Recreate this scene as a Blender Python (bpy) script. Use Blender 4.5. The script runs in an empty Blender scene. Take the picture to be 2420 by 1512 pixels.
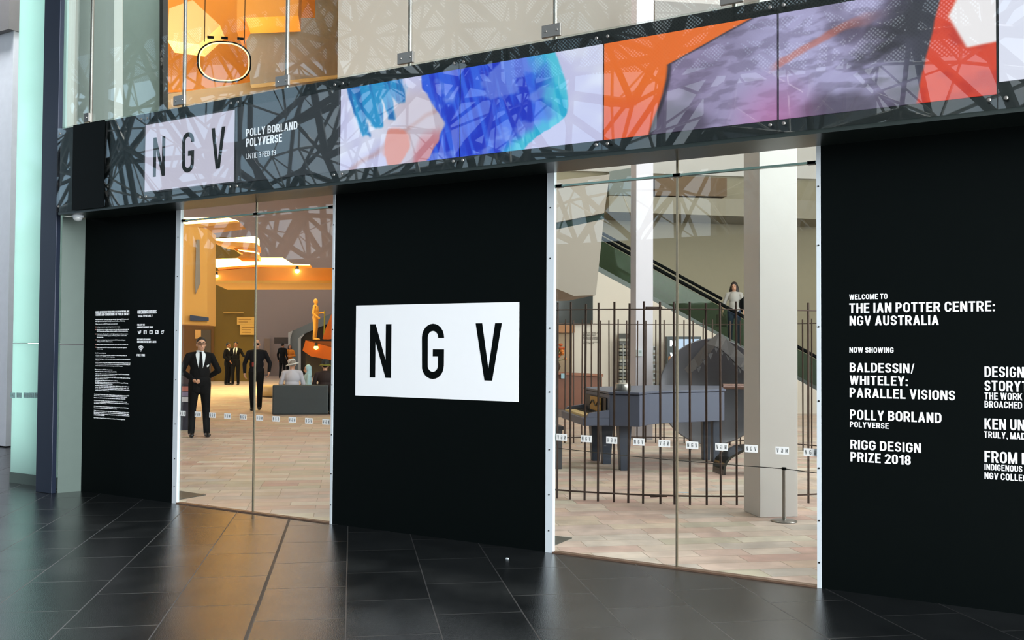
import bpy, bmesh, math, random
from mathutils import Vector, Matrix, noise
from mathutils.bvhtree import BVHTree
random.seed(7)
SC = bpy.context.scene
COL = SC.collection
V = Vector
# ------------------------------------------------------------------ camera
FPX, PITCH, ROLL, HEAD = 2359.2, .0272, .006, .5583
CAMP = V((0, 0, 1.6))
FW = V((-math.sin(HEAD)*math.cos(PITCH), math.cos(HEAD)*math.cos(PITCH), math.sin(PITCH)))
_r0 = V((math.cos(HEAD), math.sin(HEAD), 0)); _u0 = _r0.cross(FW)
RT = _r0*math.cos(ROLL) + _u0*math.sin(ROLL); UP = -_r0*math.sin(ROLL) + _u0*math.cos(ROLL)
cd = bpy.data.cameras.new('camera'); cam = bpy.data.objects.new('camera', cd); COL.objects.link(cam)
cam.matrix_world = Matrix(((RT.x, UP.x, -FW.x, 0), (RT.y, UP.y, -FW.y, 0), (RT.z, UP.z, -FW.z, 1.6), (0, 0, 0, 1)))
cd.sensor_fit = 'HORIZONTAL'; cd.sensor_width = 36; cd.lens = FPX/2420*36; cd.clip_end = 500
SC.camera = cam
# ------------------------------------------------------------------ colour management, world, big lights
SC.view_settings.view_transform = 'Standard'; SC.view_settings.look = 'None'
SC.view_settings.exposure = 0; SC.view_settings.gamma = 1; SC.view_settings.use_curve_mapping = False
SC.cycles.transparent_max_bounces = 24; SC.cycles.max_bounces = 8; SC.cycles.diffuse_bounces = 3
SC.cycles.glossy_bounces = 4; SC.cycles.transmission_bounces = 4; SC.cycles.sample_clamp_indirect = 6
SC.cycles.caustics_reflective = False; SC.cycles.caustics_refractive = False
w = bpy.data.worlds.new('sky'); SC.world = w; w.use_nodes = True
nt = w.node_tree; bg = nt.nodes['Background']
tcw = nt.nodes.new('ShaderNodeTexCoord'); nz = nt.nodes.new('ShaderNodeTexNoise'); nz.inputs['Scale'].default_value = 3; nz.inputs['Detail'].default_value = 5
rp = nt.nodes.new('ShaderNodeValToRGB'); rp.color_ramp.elements[0].position = .42; rp.color_ramp.elements[1].position = .58
rp.color_ramp.elements[0].color = (.50, .72, .92, 1); rp.color_ramp.elements[1].color = (1, 1, 1, 1)
nt.links.new(tcw.outputs['Generated'], nz.inputs['Vector']); nt.links.new(nz.outputs['Fac'], rp.inputs['Fac'])
nt.links.new(rp.outputs['Color'], bg.inputs['Color']); bg.inputs['Strength'].default_value = 3.0

GA = V((.754, .657, 0)).normalized(); GB = V((-.657, .754, 0)).normalized(); GANG = math.atan2(GA.y, GA.x)
def G(a, b, z=0): return GA*a + GB*b + V((0, 0, z))
def area(name, loc, sx, sy, power, color, rot=(0, 0, 0), spread=math.pi):
    l = bpy.data.lights.new(name, 'AREA'); l.shape = 'RECTANGLE'; l.size = sx; l.size_y = sy; l.energy = power; l.color = color; l.spread = spread
    o = bpy.data.objects.new(name, l); COL.objects.link(o); o.location = loc; o.rotation_euler = rot
    o.visible_camera = True
    return o
def aim(a, b): return (V(b)-V(a)).to_track_quat('-Z', 'Y').to_euler()
area('hall_lamp_neutral', G(7, 16, 9.5), 10, 9, 640, (1, .95, .88), (0, 0, GANG))
area('hall_fill_front', G(14, 5, 5.5), 5, 4, 1500, (1, .98, .96), aim(G(14, 5, 5.5), G(3.5, 12, 1.5)))  # added unseen key light for the right face of the front column
area('hall_fill_up', G(10, 21, 9.6), 7, 7, 340, (1, .97, .93), (math.pi, 0, GANG))  # added lamp facing up to brighten the upper back wall
area('hall_lamp_warm', G(-3, 35, 8.6), 9, 11, 2100, (1, .74, .30), (0, 0, GANG), 2.0)
area('hall_lamp_far', G(0, 46, 9.5), 8, 6, 900, (1, .86, .76), (0, 0, GANG))
area('hall_lamp_upper_warm', G(-6.5, 28, 7.5), 6, 4, 620, (1, .74, .40), (math.pi, 0, GANG), 2.0)
area('atrium_roof_fill', (-7, 0, 12.9), 32, 9, 500, (.96, .98, 1))  # added lamp under the closed roof, standing in for skylights
area('street_end_fill', (14, -1.5, 6.5), 12.5, 14, 10500, (.95, .98, 1), (0, math.radians(90), 0))  # added area lamp standing in for daylight from the open right end
area('bay_back_fill', (-11.1, 7.2, 5.6), .7, 10.5, 112, (.94, 1, .99), (math.radians(-90), 0, 0))  # added lamp hidden behind the teal glass to light it through
area('bay_fill', (-14.2, 7.7, 11.5), 3.5, 1.2, 1150, (.94, .98, 1))  # added unseen lamp to brighten the white wall at the left
area('upper_bay_fill', (-9.6, 7.25, 10.6), 1.6, .5, 160, (.96, 1, .98))  # extra unseen lamp lifting the pale and green upper panels
sn = bpy.data.lights.new('sun', 'SUN'); sn.energy = 30; sn.angle = .009; sn.color = (1, .97, .9)
so = bpy.data.objects.new('sun', sn); COL.objects.link(so)
so.rotation_euler = V((.10, 1, -.80)).to_track_quat('-Z', 'Y').to_euler()

# ------------------------------------------------------------------ pixel -> point on a real plane
def ray(x, y): return FW + RT*((x-1210)/FPX) - UP*((y-756)/FPX)
def at_z(x, y, z=0):
    d = ray(x, y); return CAMP + d*((z-1.6)/d.z)
def at_y(x, y, Y):
    d = ray(x, y); return CAMP + d*(Y/d.y)
def at_b(x, y, b):
    d = ray(x, y); return CAMP + d*(b/d.dot(GB))
def at_d(x, y, dep): return CAMP + ray(x, y)*dep
# ------------------------------------------------------------------ materials
def lin(c):
    return tuple(((v/255)/12.92 if v/255 <= .04045 else ((v/255+.055)/1.055)**2.4) for v in c[:3])
MATS = {}
def mat(name, rgb=(128, 128, 128), rough=.5, metal=0., spec=.5, var=.06, scale=8., emit=None, estr=0., coat=0., bump=0., bscale=60):
    if name in MATS: return MATS[name]
    m = bpy.data.materials.new(name); m.use_nodes = True; t = m.node_tree; p = t.nodes['Principled BSDF']
    c = lin(rgb); p.inputs['Roughness'].default_value = rough; p.inputs['Metallic'].default_value = metal
    p.inputs['Specular IOR Level'].default_value = spec; p.inputs['Coat Weight'].default_value = coat; p.inputs['Coat Roughness'].default_value = .05
    tc = t.nodes.new('ShaderNodeTexCoord'); n = t.nodes.new('ShaderNodeTexNoise'); n.inputs['Scale'].default_value = scale; n.inputs['Detail'].default_value = 4
    r = t.nodes.new('ShaderNodeValToRGB')
    r.color_ramp.elements[0].color = tuple(v*(1-var) for v in c)+(1,); r.color_ramp.elements[1].color = tuple(min(1, v*(1+var)) for v in c)+(1,)
    t.links.new(tc.outputs['Object'], n.inputs['Vector']); t.links.new(n.outputs['Fac'], r.inputs['Fac']); t.links.new(r.outputs['Color'], p.inputs['Base Color'])
    if emit:
        p.inputs['Emission Color'].default_value = lin(emit)+(1,); p.inputs['Emission Strength'].default_value = estr
    if bump:
        n2 = t.nodes.new('ShaderNodeTexNoise'); n2.inputs['Scale'].default_value = bscale; b = t.nodes.new('ShaderNodeBump'); b.inputs['Strength'].default_value = bump
        b.inputs['Distance'].default_value = .01
        t.links.new(tc.outputs['Object'], n2.inputs['Vector']); t.links.new(n2.outputs['Fac'], b.inputs['Height']); t.links.new(b.outputs['Normal'], p.inputs['Normal'])
    MATS[name] = m; return m
def glass(name, tint=(1, 1, 1), k=1., rough=0.):
    m = bpy.data.materials.new(name); m.use_nodes = True; t = m.node_tree; t.nodes.clear()
    o = t.nodes.new('ShaderNodeOutputMaterial'); mx = t.nodes.new('ShaderNodeMixShader'); tr = t.nodes.new('ShaderNodeBsdfTransparent'); gl = t.nodes.new('ShaderNodeBsdfGlossy')
    tr.inputs['Color'].default_value = tint+(1,); gl.inputs['Roughness'].default_value = rough
    g = t.nodes.new('ShaderNodeNewGeometry'); mr = t.nodes.new('ShaderNodeMapRange'); mr.inputs['To Min'].default_value = 1.5; mr.inputs['To Max'].default_value = 1/1.5
    fr = t.nodes.new('ShaderNodeFresnel'); mu = t.nodes.new('ShaderNodeMath'); mu.operation = 'MULTIPLY'; mu.inputs[1].default_value = k; mu.use_clamp = True
    t.links.new(g.outputs['Backfacing'], mr.inputs['Value']); t.links.new(mr.outputs['Result'], fr.inputs['IOR']); t.links.new(fr.outputs['Fac'], mu.inputs[0])
    t.links.new(mu.outputs[0], mx.inputs['Fac']); t.links.new(tr.outputs[0], mx.inputs[1]); t.links.new(gl.outputs[0], mx.inputs[2]); t.links.new(mx.outputs[0], o.inputs['Surface'])
    return m
def brick_mat(name, c1, c2, mortar, bw, bh, off_ab, rough, spec, msize, along_b, rough_var=.1, bump=.3, offset=.5, pal=None, squash=1., sqf=2, coat=0):
    m = bpy.data.materials.new(name); m.use_nodes = True; t = m.node_tree; p = t.nodes['Principled BSDF']; L = t.links.new
    tc = t.nodes.new('ShaderNodeTexCoord'); mp = t.nodes.new('ShaderNodeMapping')
    # world xy -> brick coordinates (u along the brick, v across)
    ang = -(GANG + (math.pi/2 if along_b else 0)); mp.vector_type = 'POINT'
    mp.inputs['Rotation'].default_value = (0, 0, ang); mp.inputs['Location'].default_value = (off_ab[0], off_ab[1], 0)
    br = t.nodes.new('ShaderNodeTexBrick'); br.inputs['Scale'].default_value = 1; br.inputs['Brick Width'].default_value = bw; br.inputs['Row Height'].default_value = bh
    br.inputs['Mortar Size'].default_value = msize; br.inputs['Mortar Smooth'].default_value = .1; br.offset = offset; br.squash = squash; br.squash_frequency = sqf
    br.inputs['Color1'].default_value = (0, 0, 0, 1); br.inputs['Color2'].default_value = (1, 1, 1, 1); br.inputs['Mortar'].default_value = (.5, .5, .5, 1)
    L(tc.outputs['Object'], mp.inputs['Vector']); L(mp.outputs['Vector'], br.inputs['Vector'])
    rp = t.nodes.new('ShaderNodeValToRGB'); els = rp.color_ramp.elements
    cols = pal or [c1, c2]
    els[0].color = lin(cols[0])+(1,); els[1].color = lin(cols[-1])+(1,)
    for i in range(1, len(cols)-1):
        e = els.new(i/(len(cols)-1)); e.color = lin(cols[i])+(1,)
    L(br.outputs['Color'], rp.inputs['Fac'])
    n = t.nodes.new('ShaderNodeTexNoise'); n.inputs['Scale'].default_value = 5; n.inputs['Detail'].default_value = 6; L(mp.outputs['Vector'], n.inputs['Vector'])
    mr = t.nodes.new('ShaderNodeMapRange'); mr.inputs['From Min'].default_value = .3; mr.inputs['From Max'].default_value = .7; mr.inputs['To Min'].default_value = .82; mr.inputs['To Max'].default_value = 1.15; L(n.outputs['Fac'], mr.inputs['Value'])
    mm = t.nodes.new('ShaderNodeMix'); mm.data_type = 'RGBA'; mm.blend_type = 'MULTIPLY'; mm.inputs[0].default_value = 1
    L(rp.outputs['Color'], mm.inputs[6]); L(mr.outputs['Result'], mm.inputs[7])
    m2 = t.nodes.new('ShaderNodeMix'); m2.data_type = 'RGBA'; L(br.outputs['Fac'], m2.inputs[0]); L(mm.outputs[2], m2.inputs[6]); m2.inputs[7].default_value = lin(mortar)+(1,)
    L(m2.outputs[2], p.inputs['Base Color'])
    r2 = t.nodes.new('ShaderNodeMapRange'); r2.inputs['From Min'].default_value = .3; r2.inputs['From Max'].default_value = .7; r2.inputs['To Min'].default_value = rough-rough_var; r2.inputs['To Max'].default_value = rough+rough_var
    L(n.outputs['Fac'], r2.inputs['Value']); mx = t.nodes.new('ShaderNodeMath'); mx.operation = 'MAXIMUM'; L(r2.outputs['Result'], mx.inputs[0])
    ml = t.nodes.new('ShaderNodeMath'); ml.operation = 'MULTIPLY'; L(br.outputs['Fac'], ml.inputs[0]); ml.inputs[1].default_value = .5; L(ml.outputs[0], mx.inputs[1]); L(mx.outputs[0], p.inputs['Roughness'])
    p.inputs['Specular IOR Level'].default_value = spec; p.inputs['Coat Weight'].default_value = coat
    nf = t.nodes.new('ShaderNodeTexNoise'); nf.inputs['Scale'].default_value = 170; nf.inputs['Detail'].default_value = 2; L(mp.outputs['Vector'], nf.inputs['Vector'])
    inv = t.nodes.new('ShaderNodeMath'); inv.operation = 'MULTIPLY_ADD'; L(br.outputs['Fac'], inv.inputs[0]); inv.inputs[1].default_value = -1.5; L(nf.outputs['Fac'], inv.inputs[2])
    b = t.nodes.new('ShaderNodeBump'); b.inputs['Strength'].default_value = bump; b.inputs['Distance'].default_value = .002; L(inv.outputs[0], b.inputs['Height']); L(b.outputs['Normal'], p.inputs['Normal'])
    return m
# ------------------------------------------------------------------ mesh helpers
def new(): return bmesh.new()
def box(bm, c, s, R=None):
    M = Matrix.Translation(V(c)) @ (R.to_4x4() if R else Matrix.Identity(4)) @ Matrix.Diagonal((s[0], s[1], s[2], 1))
    bmesh.ops.create_cube(bm, size=1, matrix=M); return bm
def bxx(bm, x0, x1, y0, y1, z0, z1): return box(bm, ((x0+x1)/2, (y0+y1)/2, (z0+z1)/2), (x1-x0, y1-y0, z1-z0))
RG = Matrix.Rotation(GANG, 3, 'Z')
def gbox(bm, a0, a1, b0, b1, z0, z1): return box(bm, G((a0+a1)/2, (b0+b1)/2, (z0+z1)/2), (a1-a0, b1-b0, z1-z0), RG)
def prism(bm, pts, ext):
    ext = V(ext); n = len(pts); a = [bm.verts.new(V(p)) for p in pts]; b = [bm.verts.new(V(p)+ext) for p in pts]
    fs = [bm.faces.new(a), bm.faces.new(b[::-1])] + [bm.faces.new((a[i], b[i], b[(i+1) % n], a[(i+1) % n])) for i in range(n)]
    bmesh.ops.recalc_face_normals(bm, faces=fs); return bm
def cyl(bm, p0, p1, r0, r1=None, n=12):
    p0, p1 = V(p0), V(p1); r1 = r0 if r1 is None else r1; d = p1-p0
    M = Matrix.Translation((p0+p1)/2) @ d.to_track_quat('Z', 'Y').to_matrix().to_4x4()
    bmesh.ops.create_cone(bm, cap_ends=True, segments=n, radius1=r0, radius2=r1, depth=d.length, matrix=M); return bm
def ball(bm, c, r, R=None, u=14, v=10):
    r = (r, r, r) if isinstance(r, (int, float)) else r
    M = Matrix.Translation(V(c)) @ (R.to_4x4() if R else Matrix.Identity(4)) @ Matrix.Diagonal((r[0], r[1], r[2], 1))
    bmesh.ops.create_uvsphere(bm, u_segments=u, v_segments=v, radius=1, matrix=M); return bm
def cap(bm, p0, p1, r0, r1=None, n=12):
    r1 = r0 if r1 is None else r1; cyl(bm, p0, p1, r0, r1, n); ball(bm, p0, r0, None, n, 8); ball(bm, p1, r1, None, n, 8); return bm
def tube(bm, pts, r, n=10):
    for i in range(len(pts)-1): cyl(bm, pts[i], pts[i+1], r, r, n)
    for p in pts[1:-1]: ball(bm, p, r, None, n, 6)
    return bm
def lathe(bm, prof, c, n=24):
    rings = []
    for (r, z) in prof: rings.append([bm.verts.new((c[0]+r*math.cos(2*math.pi*i/n), c[1]+r*math.sin(2*math.pi*i/n), c[2]+z)) for i in range(n)])
    for k in range(len(rings)-1):
        for i in range(n): bm.faces.new((rings[k][i], rings[k][(i+1) % n], rings[k+1][(i+1) % n], rings[k+1][i]))
    bm.faces.new(rings[0][::-1]); bm.faces.new(rings[-1]); return bm
def ribbon(bm, pts, wv, th):
    """bent sheet: centre line pts, width vector wv, thickness th"""
    n = len(pts); wv = V(wv); q = []
    for i, p in enumerate(pts):
        t = (V(pts[min(i+1, n-1)]) - V(pts[max(i-1, 0)])).normalized(); nn = t.cross(wv).normalized()*th/2; p = V(p)
        q.append([bm.verts.new(p-nn), bm.verts.new(p-nn+wv), bm.verts.new(p+nn+wv), bm.verts.new(p+nn)])
    for i in range(n-1):
        for k in range(4): bm.faces.new((q[i][k], q[i][(k+1) % 4], q[i+1][(k+1) % 4], q[i+1][k]))
    bm.faces.new(q[0]); bm.faces.new(q[-1][::-1]); bmesh.ops.recalc_face_normals(bm, faces=bm.faces[:]); return bm
def obj(name, bm, m=None, parent=None, bevel=0, smooth=False, seg=2):
    """links bm (world coordinates; made local to the parent) as ONE mesh object"""
    if bevel:
        bmesh.ops.remove_doubles(bm, verts=bm.verts[:], dist=1e-5)
        es = [e for e in bm.edges if len(e.link_faces) == 2 and e.calc_face_angle(0) > .6]
        bmesh.ops.bevel(bm, geom=es, offset=bevel, segments=seg, affect='EDGES', profile=.5)
    if smooth:
        for f in bm.faces: f.smooth = True
        for e in bm.edges:
            if len(e.link_faces) == 2 and e.calc_face_angle(0) > .7: e.smooth = False
    me = bpy.data.meshes.new(name)
    if parent is not None:
        bm.transform(WM[parent].inverted())
    bm.to_mesh(me); bm.free()
    if m: me.materials.append(m)
    o = bpy.data.objects.new(name, me); COL.objects.link(o)
    if parent is not None: o.parent = parent; WM[o] = WM[parent]
    else:
        c = V((0, 0, 0)); bb = [V(b) for b in o.bound_box]; lo = V([min(b[i] for b in bb) for i in range(3)]); hi = V([max(b[i] for b in bb) for i in range(3)])
        c = V(((lo.x+hi.x)/2, (lo.y+hi.y)/2, lo.z)); me.transform(Matrix.Translation(-c)); o.location = c; WM[o] = Matrix.Translation(c)
    return o
WM = {}
def thing(name, label, cat, loc, group=None, rz=0):
    o = bpy.data.objects.new(name, None); COL.objects.link(o); o.location = loc; o.rotation_euler = (0, 0, rz); o.empty_display_size = .1
    WM[o] = Matrix.Translation(V(loc)) @ Matrix.Rotation(rz, 4, 'Z')
    return tag(o, label, cat, group)
def tag(o, label, cat, group=None):
    o['label'] = label; o['category'] = cat
    if group: o['group'] = group
    return o
def struct(name, bm, m, parent=None, label=None, bevel=0):
    o = obj(name, bm, m, parent, bevel)
    if parent is None: o['kind'] = 'structure'
    if label: o['label'] = label
    return o
def sthing(name, loc):
    o = bpy.data.objects.new(name, None); COL.objects.link(o); o.location = loc; WM[o] = Matrix.Translation(V(loc)); o['kind'] = 'structure'; return o
# ------------------------------------------------------------------ lettering (built-in face, condensed and fattened)
def glyphs(s, bold=.018):
    c = bpy.data.curves.new('t', 'FONT'); c.body = s; c.size = 1; c.offset = bold; c.resolution_u = 2; c.fill_mode = 'FRONT'
    o = bpy.data.objects.new('t', c); COL.objects.link(o); bpy.context.view_layer.update()
    me = bpy.data.meshes.new_from_object(o.evaluated_get(bpy.context.evaluated_depsgraph_get()))
    bpy.data.objects.remove(o); bpy.data.curves.remove(c)
    bm = new(); bm.from_mesh(me); bpy.data.meshes.remove(me); return bm
CAPH = None
def print_bm(s, x0, x1, z0, caph, Y, bold=.018, xs=None, th=.0015):
    """text in the facade plane from x0 to x1 (or x-scale xs), baseline z0, cap height caph"""
    global CAPH
    if CAPH is None:
        b = glyphs('H', 0); CAPH = max(v.co.y for v in b.verts); b.free()
    bm = glyphs(s, bold); mn = min(v.co.x for v in bm.verts); mx = max(v.co.x for v in bm.verts); sz = caph/CAPH
    sx = (x1-x0)/(mx-mn) if x1 is not None else xs*sz
    for v in bm.verts: v.co = V((x0+(v.co.x-mn)*sx, Y, z0+v.co.y*sz))
    r = bmesh.ops.extrude_face_region(bm, geom=bm.faces[:]); 
    for g in r['geom']:
        if isinstance(g, bmesh.types.BMVert): g.co.y -= th
    bmesh.ops.recalc_face_normals(bm, faces=bm.faces[:])
    return bm
# condensed bold sans capitals drawn from strokes, cap height 1
def _arc(cx, cy, rx, ry, a0, a1, n=6): return [(cx+rx*math.cos(math.radians(a0+(a1-a0)*i/n)), cy+ry*math.sin(math.radians(a0+(a1-a0)*i/n))) for i in range(n+1)]
GW = dict(A=.58, B=.53, C=.53, D=.54, E=.47, F=.45, G=.54, H=.54, I=.17, J=.42, K=.55, L=.44, M=.70, N=.55, O=.55, P=.51, Q=.55, R=.54, S=.51, T=.50, U=.53, V=.56, W=.80, X=.56, Y=.56, Z=.49)
def glyph(ch, s):
    """list of quads / strips for one capital"""
    W = GW.get(ch, .17 if ch in ':.,' else .30 if ch in '/-' else .8 if ch == '@' else .5); h = s*.92; Q = []; S_ = []
    if ch == '1': W = .36
    L, Rr, T, B, M = s/2, W-s/2, 1-h/2, h/2, .5
    def vb(x, y0=0, y1=1): Q.append([(x-s/2, y0), (x+s/2, y0), (x+s/2, y1), (x-s/2, y1)])
    def hb(y, x0, x1): Q.append([(x0, y-h/2), (x1, y-h/2), (x1, y+h/2), (x0, y+h/2)])
    def dg(x0, y0, x1, y1, w_=None):
        w_ = (w_ or s*1.04)/2; Q.append([(x0-w_, y0), (x0+w_, y0), (x1+w_, y1), (x1-w_, y1)])
    def st(p, closed=False): S_.append((p, closed))
    rx, ry = (Rr-L)*.5, .22
    if ch == 'A': dg(s*.52, 0, W/2, 1); dg(W-s*.52, 0, W/2, 1); hb(.29, W*.25, W*.75)
    elif ch in 'BPR':
        m = .52 if ch == 'B' else .46; r2 = (T-m)/2; vb(L); k = Rr-rx*.9-(.015 if ch == 'B' else 0)
        st([(L, T), (k, T)]+_arc(k, T-r2, rx*.9, r2, 90, -90)+[(L, m)])
        if ch == 'B': r3 = (m-B)/2; k = Rr-rx*.9; st([(L, m), (k, m)]+_arc(k, m-r3, rx*.9, r3, 90, -90)+[(L, B)])
        if ch == 'R': dg(W*.58, m, Rr, 0)
    elif ch in 'CG':
        p = [(Rr, .67)]+_arc(Rr-rx, T-ry, rx, ry, 0, 90)+_arc(L+rx, T-ry, rx, ry, 90, 180)+_arc(L+rx, B+ry, rx, ry, 180, 270)+_arc(Rr-rx, B+ry, rx, ry, 270, 360)
        st(p+([(Rr, .33)] if ch == 'C' else [(Rr, .50)]))
        if ch == 'G': hb(.46, W*.52, W)
    elif ch == 'D': vb(L); rx *= 1.; ry = .26; st([(L, T), (Rr-rx, T)]+_arc(Rr-rx, T-ry, rx, ry, 90, 0)+_arc(Rr-rx, B+ry, rx, ry, 0, -90)+[(L, B)])
    elif ch in 'EF':
        vb(L); hb(T, 0, W); hb(.52, 0, W*.93)
        if ch == 'E': hb(B, 0, W)
    elif ch == 'H': vb(L); vb(Rr); hb(.52, 0, W)
    elif ch == 'I': vb(L)
    elif ch == 'J': st([(Rr, 1), (Rr, B+ry)]+_arc(Rr-rx, B+ry, rx, ry, 0, -180))
    elif ch == 'K': vb(L); dg(s*.8, .36, Rr, 1); dg(W*.46, .6, Rr+.01, 0)
    elif ch == 'L': vb(L); hb(B, 0, W)
    elif ch == 'M': vb(L); vb(Rr); dg(L+.02, 1, W/2, 0, s*.95); dg(Rr-.02, 1, W/2, 0, s*.95)
    elif ch == 'N': vb(L); vb(Rr); dg(L+.01, 1, Rr-.01, 0)
    elif ch in 'OQ0': st(_arc(Rr-rx, T-ry, rx, ry, 0, 90)+_arc(L+rx, T-ry, rx, ry, 90, 180)+_arc(L+rx, B+ry, rx, ry, 180, 270)+_arc(Rr-rx, B+ry, rx, ry, 270, 360), True)
    elif ch == 'S':
        r2 = (T-M)/2; st([(Rr, .70)]+_arc(Rr-rx, T-r2, rx, r2, 0, 90)+_arc(L+rx, T-r2, rx, r2, 90, 245)+_arc(Rr-rx, B+r2, rx, r2, 65, -90)+_arc(L+rx, B+r2, rx, r2, 270, 180)+[(L, .30)])
    elif ch == 'T': hb(T, 0, W); vb(W/2)
    elif ch == 'U': st([(L, 1), (L, B+ry)]+_arc(L+rx, B+ry, rx, ry, 180, 270)+_arc(Rr-rx, B+ry, rx, ry, 270, 360)+[(Rr, 1)])
    elif ch == 'V': dg(s*.52, 1, W/2, 0); dg(W-s*.52, 1, W/2, 0)
    elif ch == 'W': a = s*.5; dg(a, 1, W*.28, 0, s*.95); dg(W/2, 1, W*.28, 0, s*.95); dg(W/2, 1, W*.72, 0, s*.95); dg(W-a, 1, W*.72, 0, s*.95)
    elif ch == 'X': dg(s*.52, 0, W-s*.52, 1); dg(s*.52, 1, W-s*.52, 0)
    elif ch == 'Y': dg(s*.52, 1, W/2, .4); dg(W-s*.52, 1, W/2, .4); vb(W/2, 0, .42)
    elif ch == 'Z': hb(T, 0, W); hb(B, 0, W); dg(s*.6, 0, W-s*.6, 1, s*1.2)
    elif ch == '1': vb(Rr); hb(.78, .02, W-s*.5)
    elif ch == '2': st([(L, .70)]+_arc(L+rx, T-ry, rx, ry, 180, 90)+_arc(Rr-rx, T-ry, rx, ry, 90, -25)+[(L+.02, B+.02)]); hb(B, 0, W)
    elif ch == '3': r2 = (T-M)/2; st([(L, .72)]+_arc(L+rx, T-r2, rx, r2, 180, -80)+[(W*.4, M)]); st([(W*.4, M)]+_arc(L+rx, B+r2, rx, r2, 80, -180)+[(L, .28)])
    elif ch == '5': hb(T, .05, W); vb(L+.03, .46, 1); ry = .27; st([(L+.03, .54)]+_arc(L+rx, B+ry, rx, ry, 110, -160))
    elif ch == '8': r2 = (T-M)/2; st(_arc(L+rx, T-r2, rx*.92, r2, 0, 360, 20), True); st(_arc(L+rx, B+r2, rx, r2, 0, 360, 20), True)
    elif ch == '9': st(_arc(L+rx, T-ry, rx, ry, 0, 360, 20), True); st([(Rr, T-ry), (Rr, B+ry)]+_arc(L+rx, B+ry, rx, ry, 0, -170))
    elif ch == ':': Q.append([(0, .0), (W, 0), (W, s), (0, s)]); Q.append([(0, .5), (W, .5), (W, .5+s), (0, .5+s)])
    elif ch == '.': Q.append([(0, 0), (W, 0), (W, s), (0, s)])
    elif ch == ',': Q.append([(0, 0), (W, 0), (W, s), (0, s)]); Q.append([(W*.4, -.16), (W*.75, -.16), (W, 0), (W*.5, 0)])
    elif ch == '/': dg(s*.3, -.06, W-s*.3, 1.0, s*.6)
    elif ch == '-': hb(.36, 0, W)
    elif ch == '#': vb(W*.3); vb(W*.7); hb(.33, 0, W); hb(.66, 0, W)
    elif ch == '@': st(_arc(W/2, .45, W/2-.08, .45, -60, 270, 20)); st(_arc(W/2, .45, .15, .18, 0, 360, 12), True)
    return W, Q, S_
def type_bm(txt, s=.165, gap=.105):
    bm = new(); x = 0
    for ch in txt:
        if ch == ' ': x += .24; continue
        W, Q, S_ = glyph(ch, s)
        lay = 0
        for q in Q: bm.faces.new([bm.verts.new((x+a, b, lay)) for a, b in q]); lay += 1
        for p, closed in S_:
            p = [p[i] for i in range(len(p)) if i == 0 or math.dist(p[i], p[i-1]) > 1e-5]
            if closed and math.dist(p[0], p[-1]) < 1e-5: p.pop()
            n = len(p); rows = []; lay += 1
            for i in range(n):
                a = p[i-1] if (i or closed) else p[i]; b = p[(i+1) % n] if (i < n-1 or closed) else p[i]
                d1 = V((p[i][0]-a[0], p[i][1]-a[1])) if a != p[i] else V((b[0]-p[i][0], b[1]-p[i][1])); d2 = V((b[0]-p[i][0], b[1]-p[i][1])) if b != p[i] else d1
                d1.normalize(); d2.normalize(); t = (d1+d2).normalized(); nn = V((-t.y, t.x)); k = min(1.5, 1/max(.5, nn.dot(V((-d1.y, d1.x)))))
                hw = s/2*(1-.08*abs(t.x))*k; rows.append((bm.verts.new((x+p[i][0]+nn.x*hw, p[i][1]+nn.y*hw, lay)), bm.verts.new((x+p[i][0]-nn.x*hw, p[i][1]-nn.y*hw, lay))))
            for i in range(n if closed else n-1): bm.faces.new((rows[i][0], rows[(i+1) % n][0], rows[(i+1) % n][1], rows[i][1]))
        x += W+gap
    return bm
def text_bm(s, x0, x1, z0, caph, Y, bold=.165, xs=None, th=.0015):
    """capitals in the facade plane from x0 to x1 (or x-scale xs), baseline z0, cap height caph"""
    bm = type_bm(s, bold); mn = min(v.co.x for v in bm.verts); mx = max(v.co.x for v in bm.verts); sz = caph
    sx = (x1-x0)/(mx-mn) if x1 is not None else xs*sz
    for v in bm.verts: v.co = V((x0+(v.co.x-mn)*sx, Y-v.co.z*6e-5, z0+v.co.y*sz))
    bmesh.ops.recalc_face_normals(bm, faces=bm.faces[:])
    r = bmesh.ops.extrude_face_region(bm, geom=bm.faces[:])
    for g in r['geom']:
        if isinstance(g, bmesh.types.BMVert): g.co.y -= th
    bmesh.ops.recalc_face_normals(bm, faces=bm.faces[:])
    return bm
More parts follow.
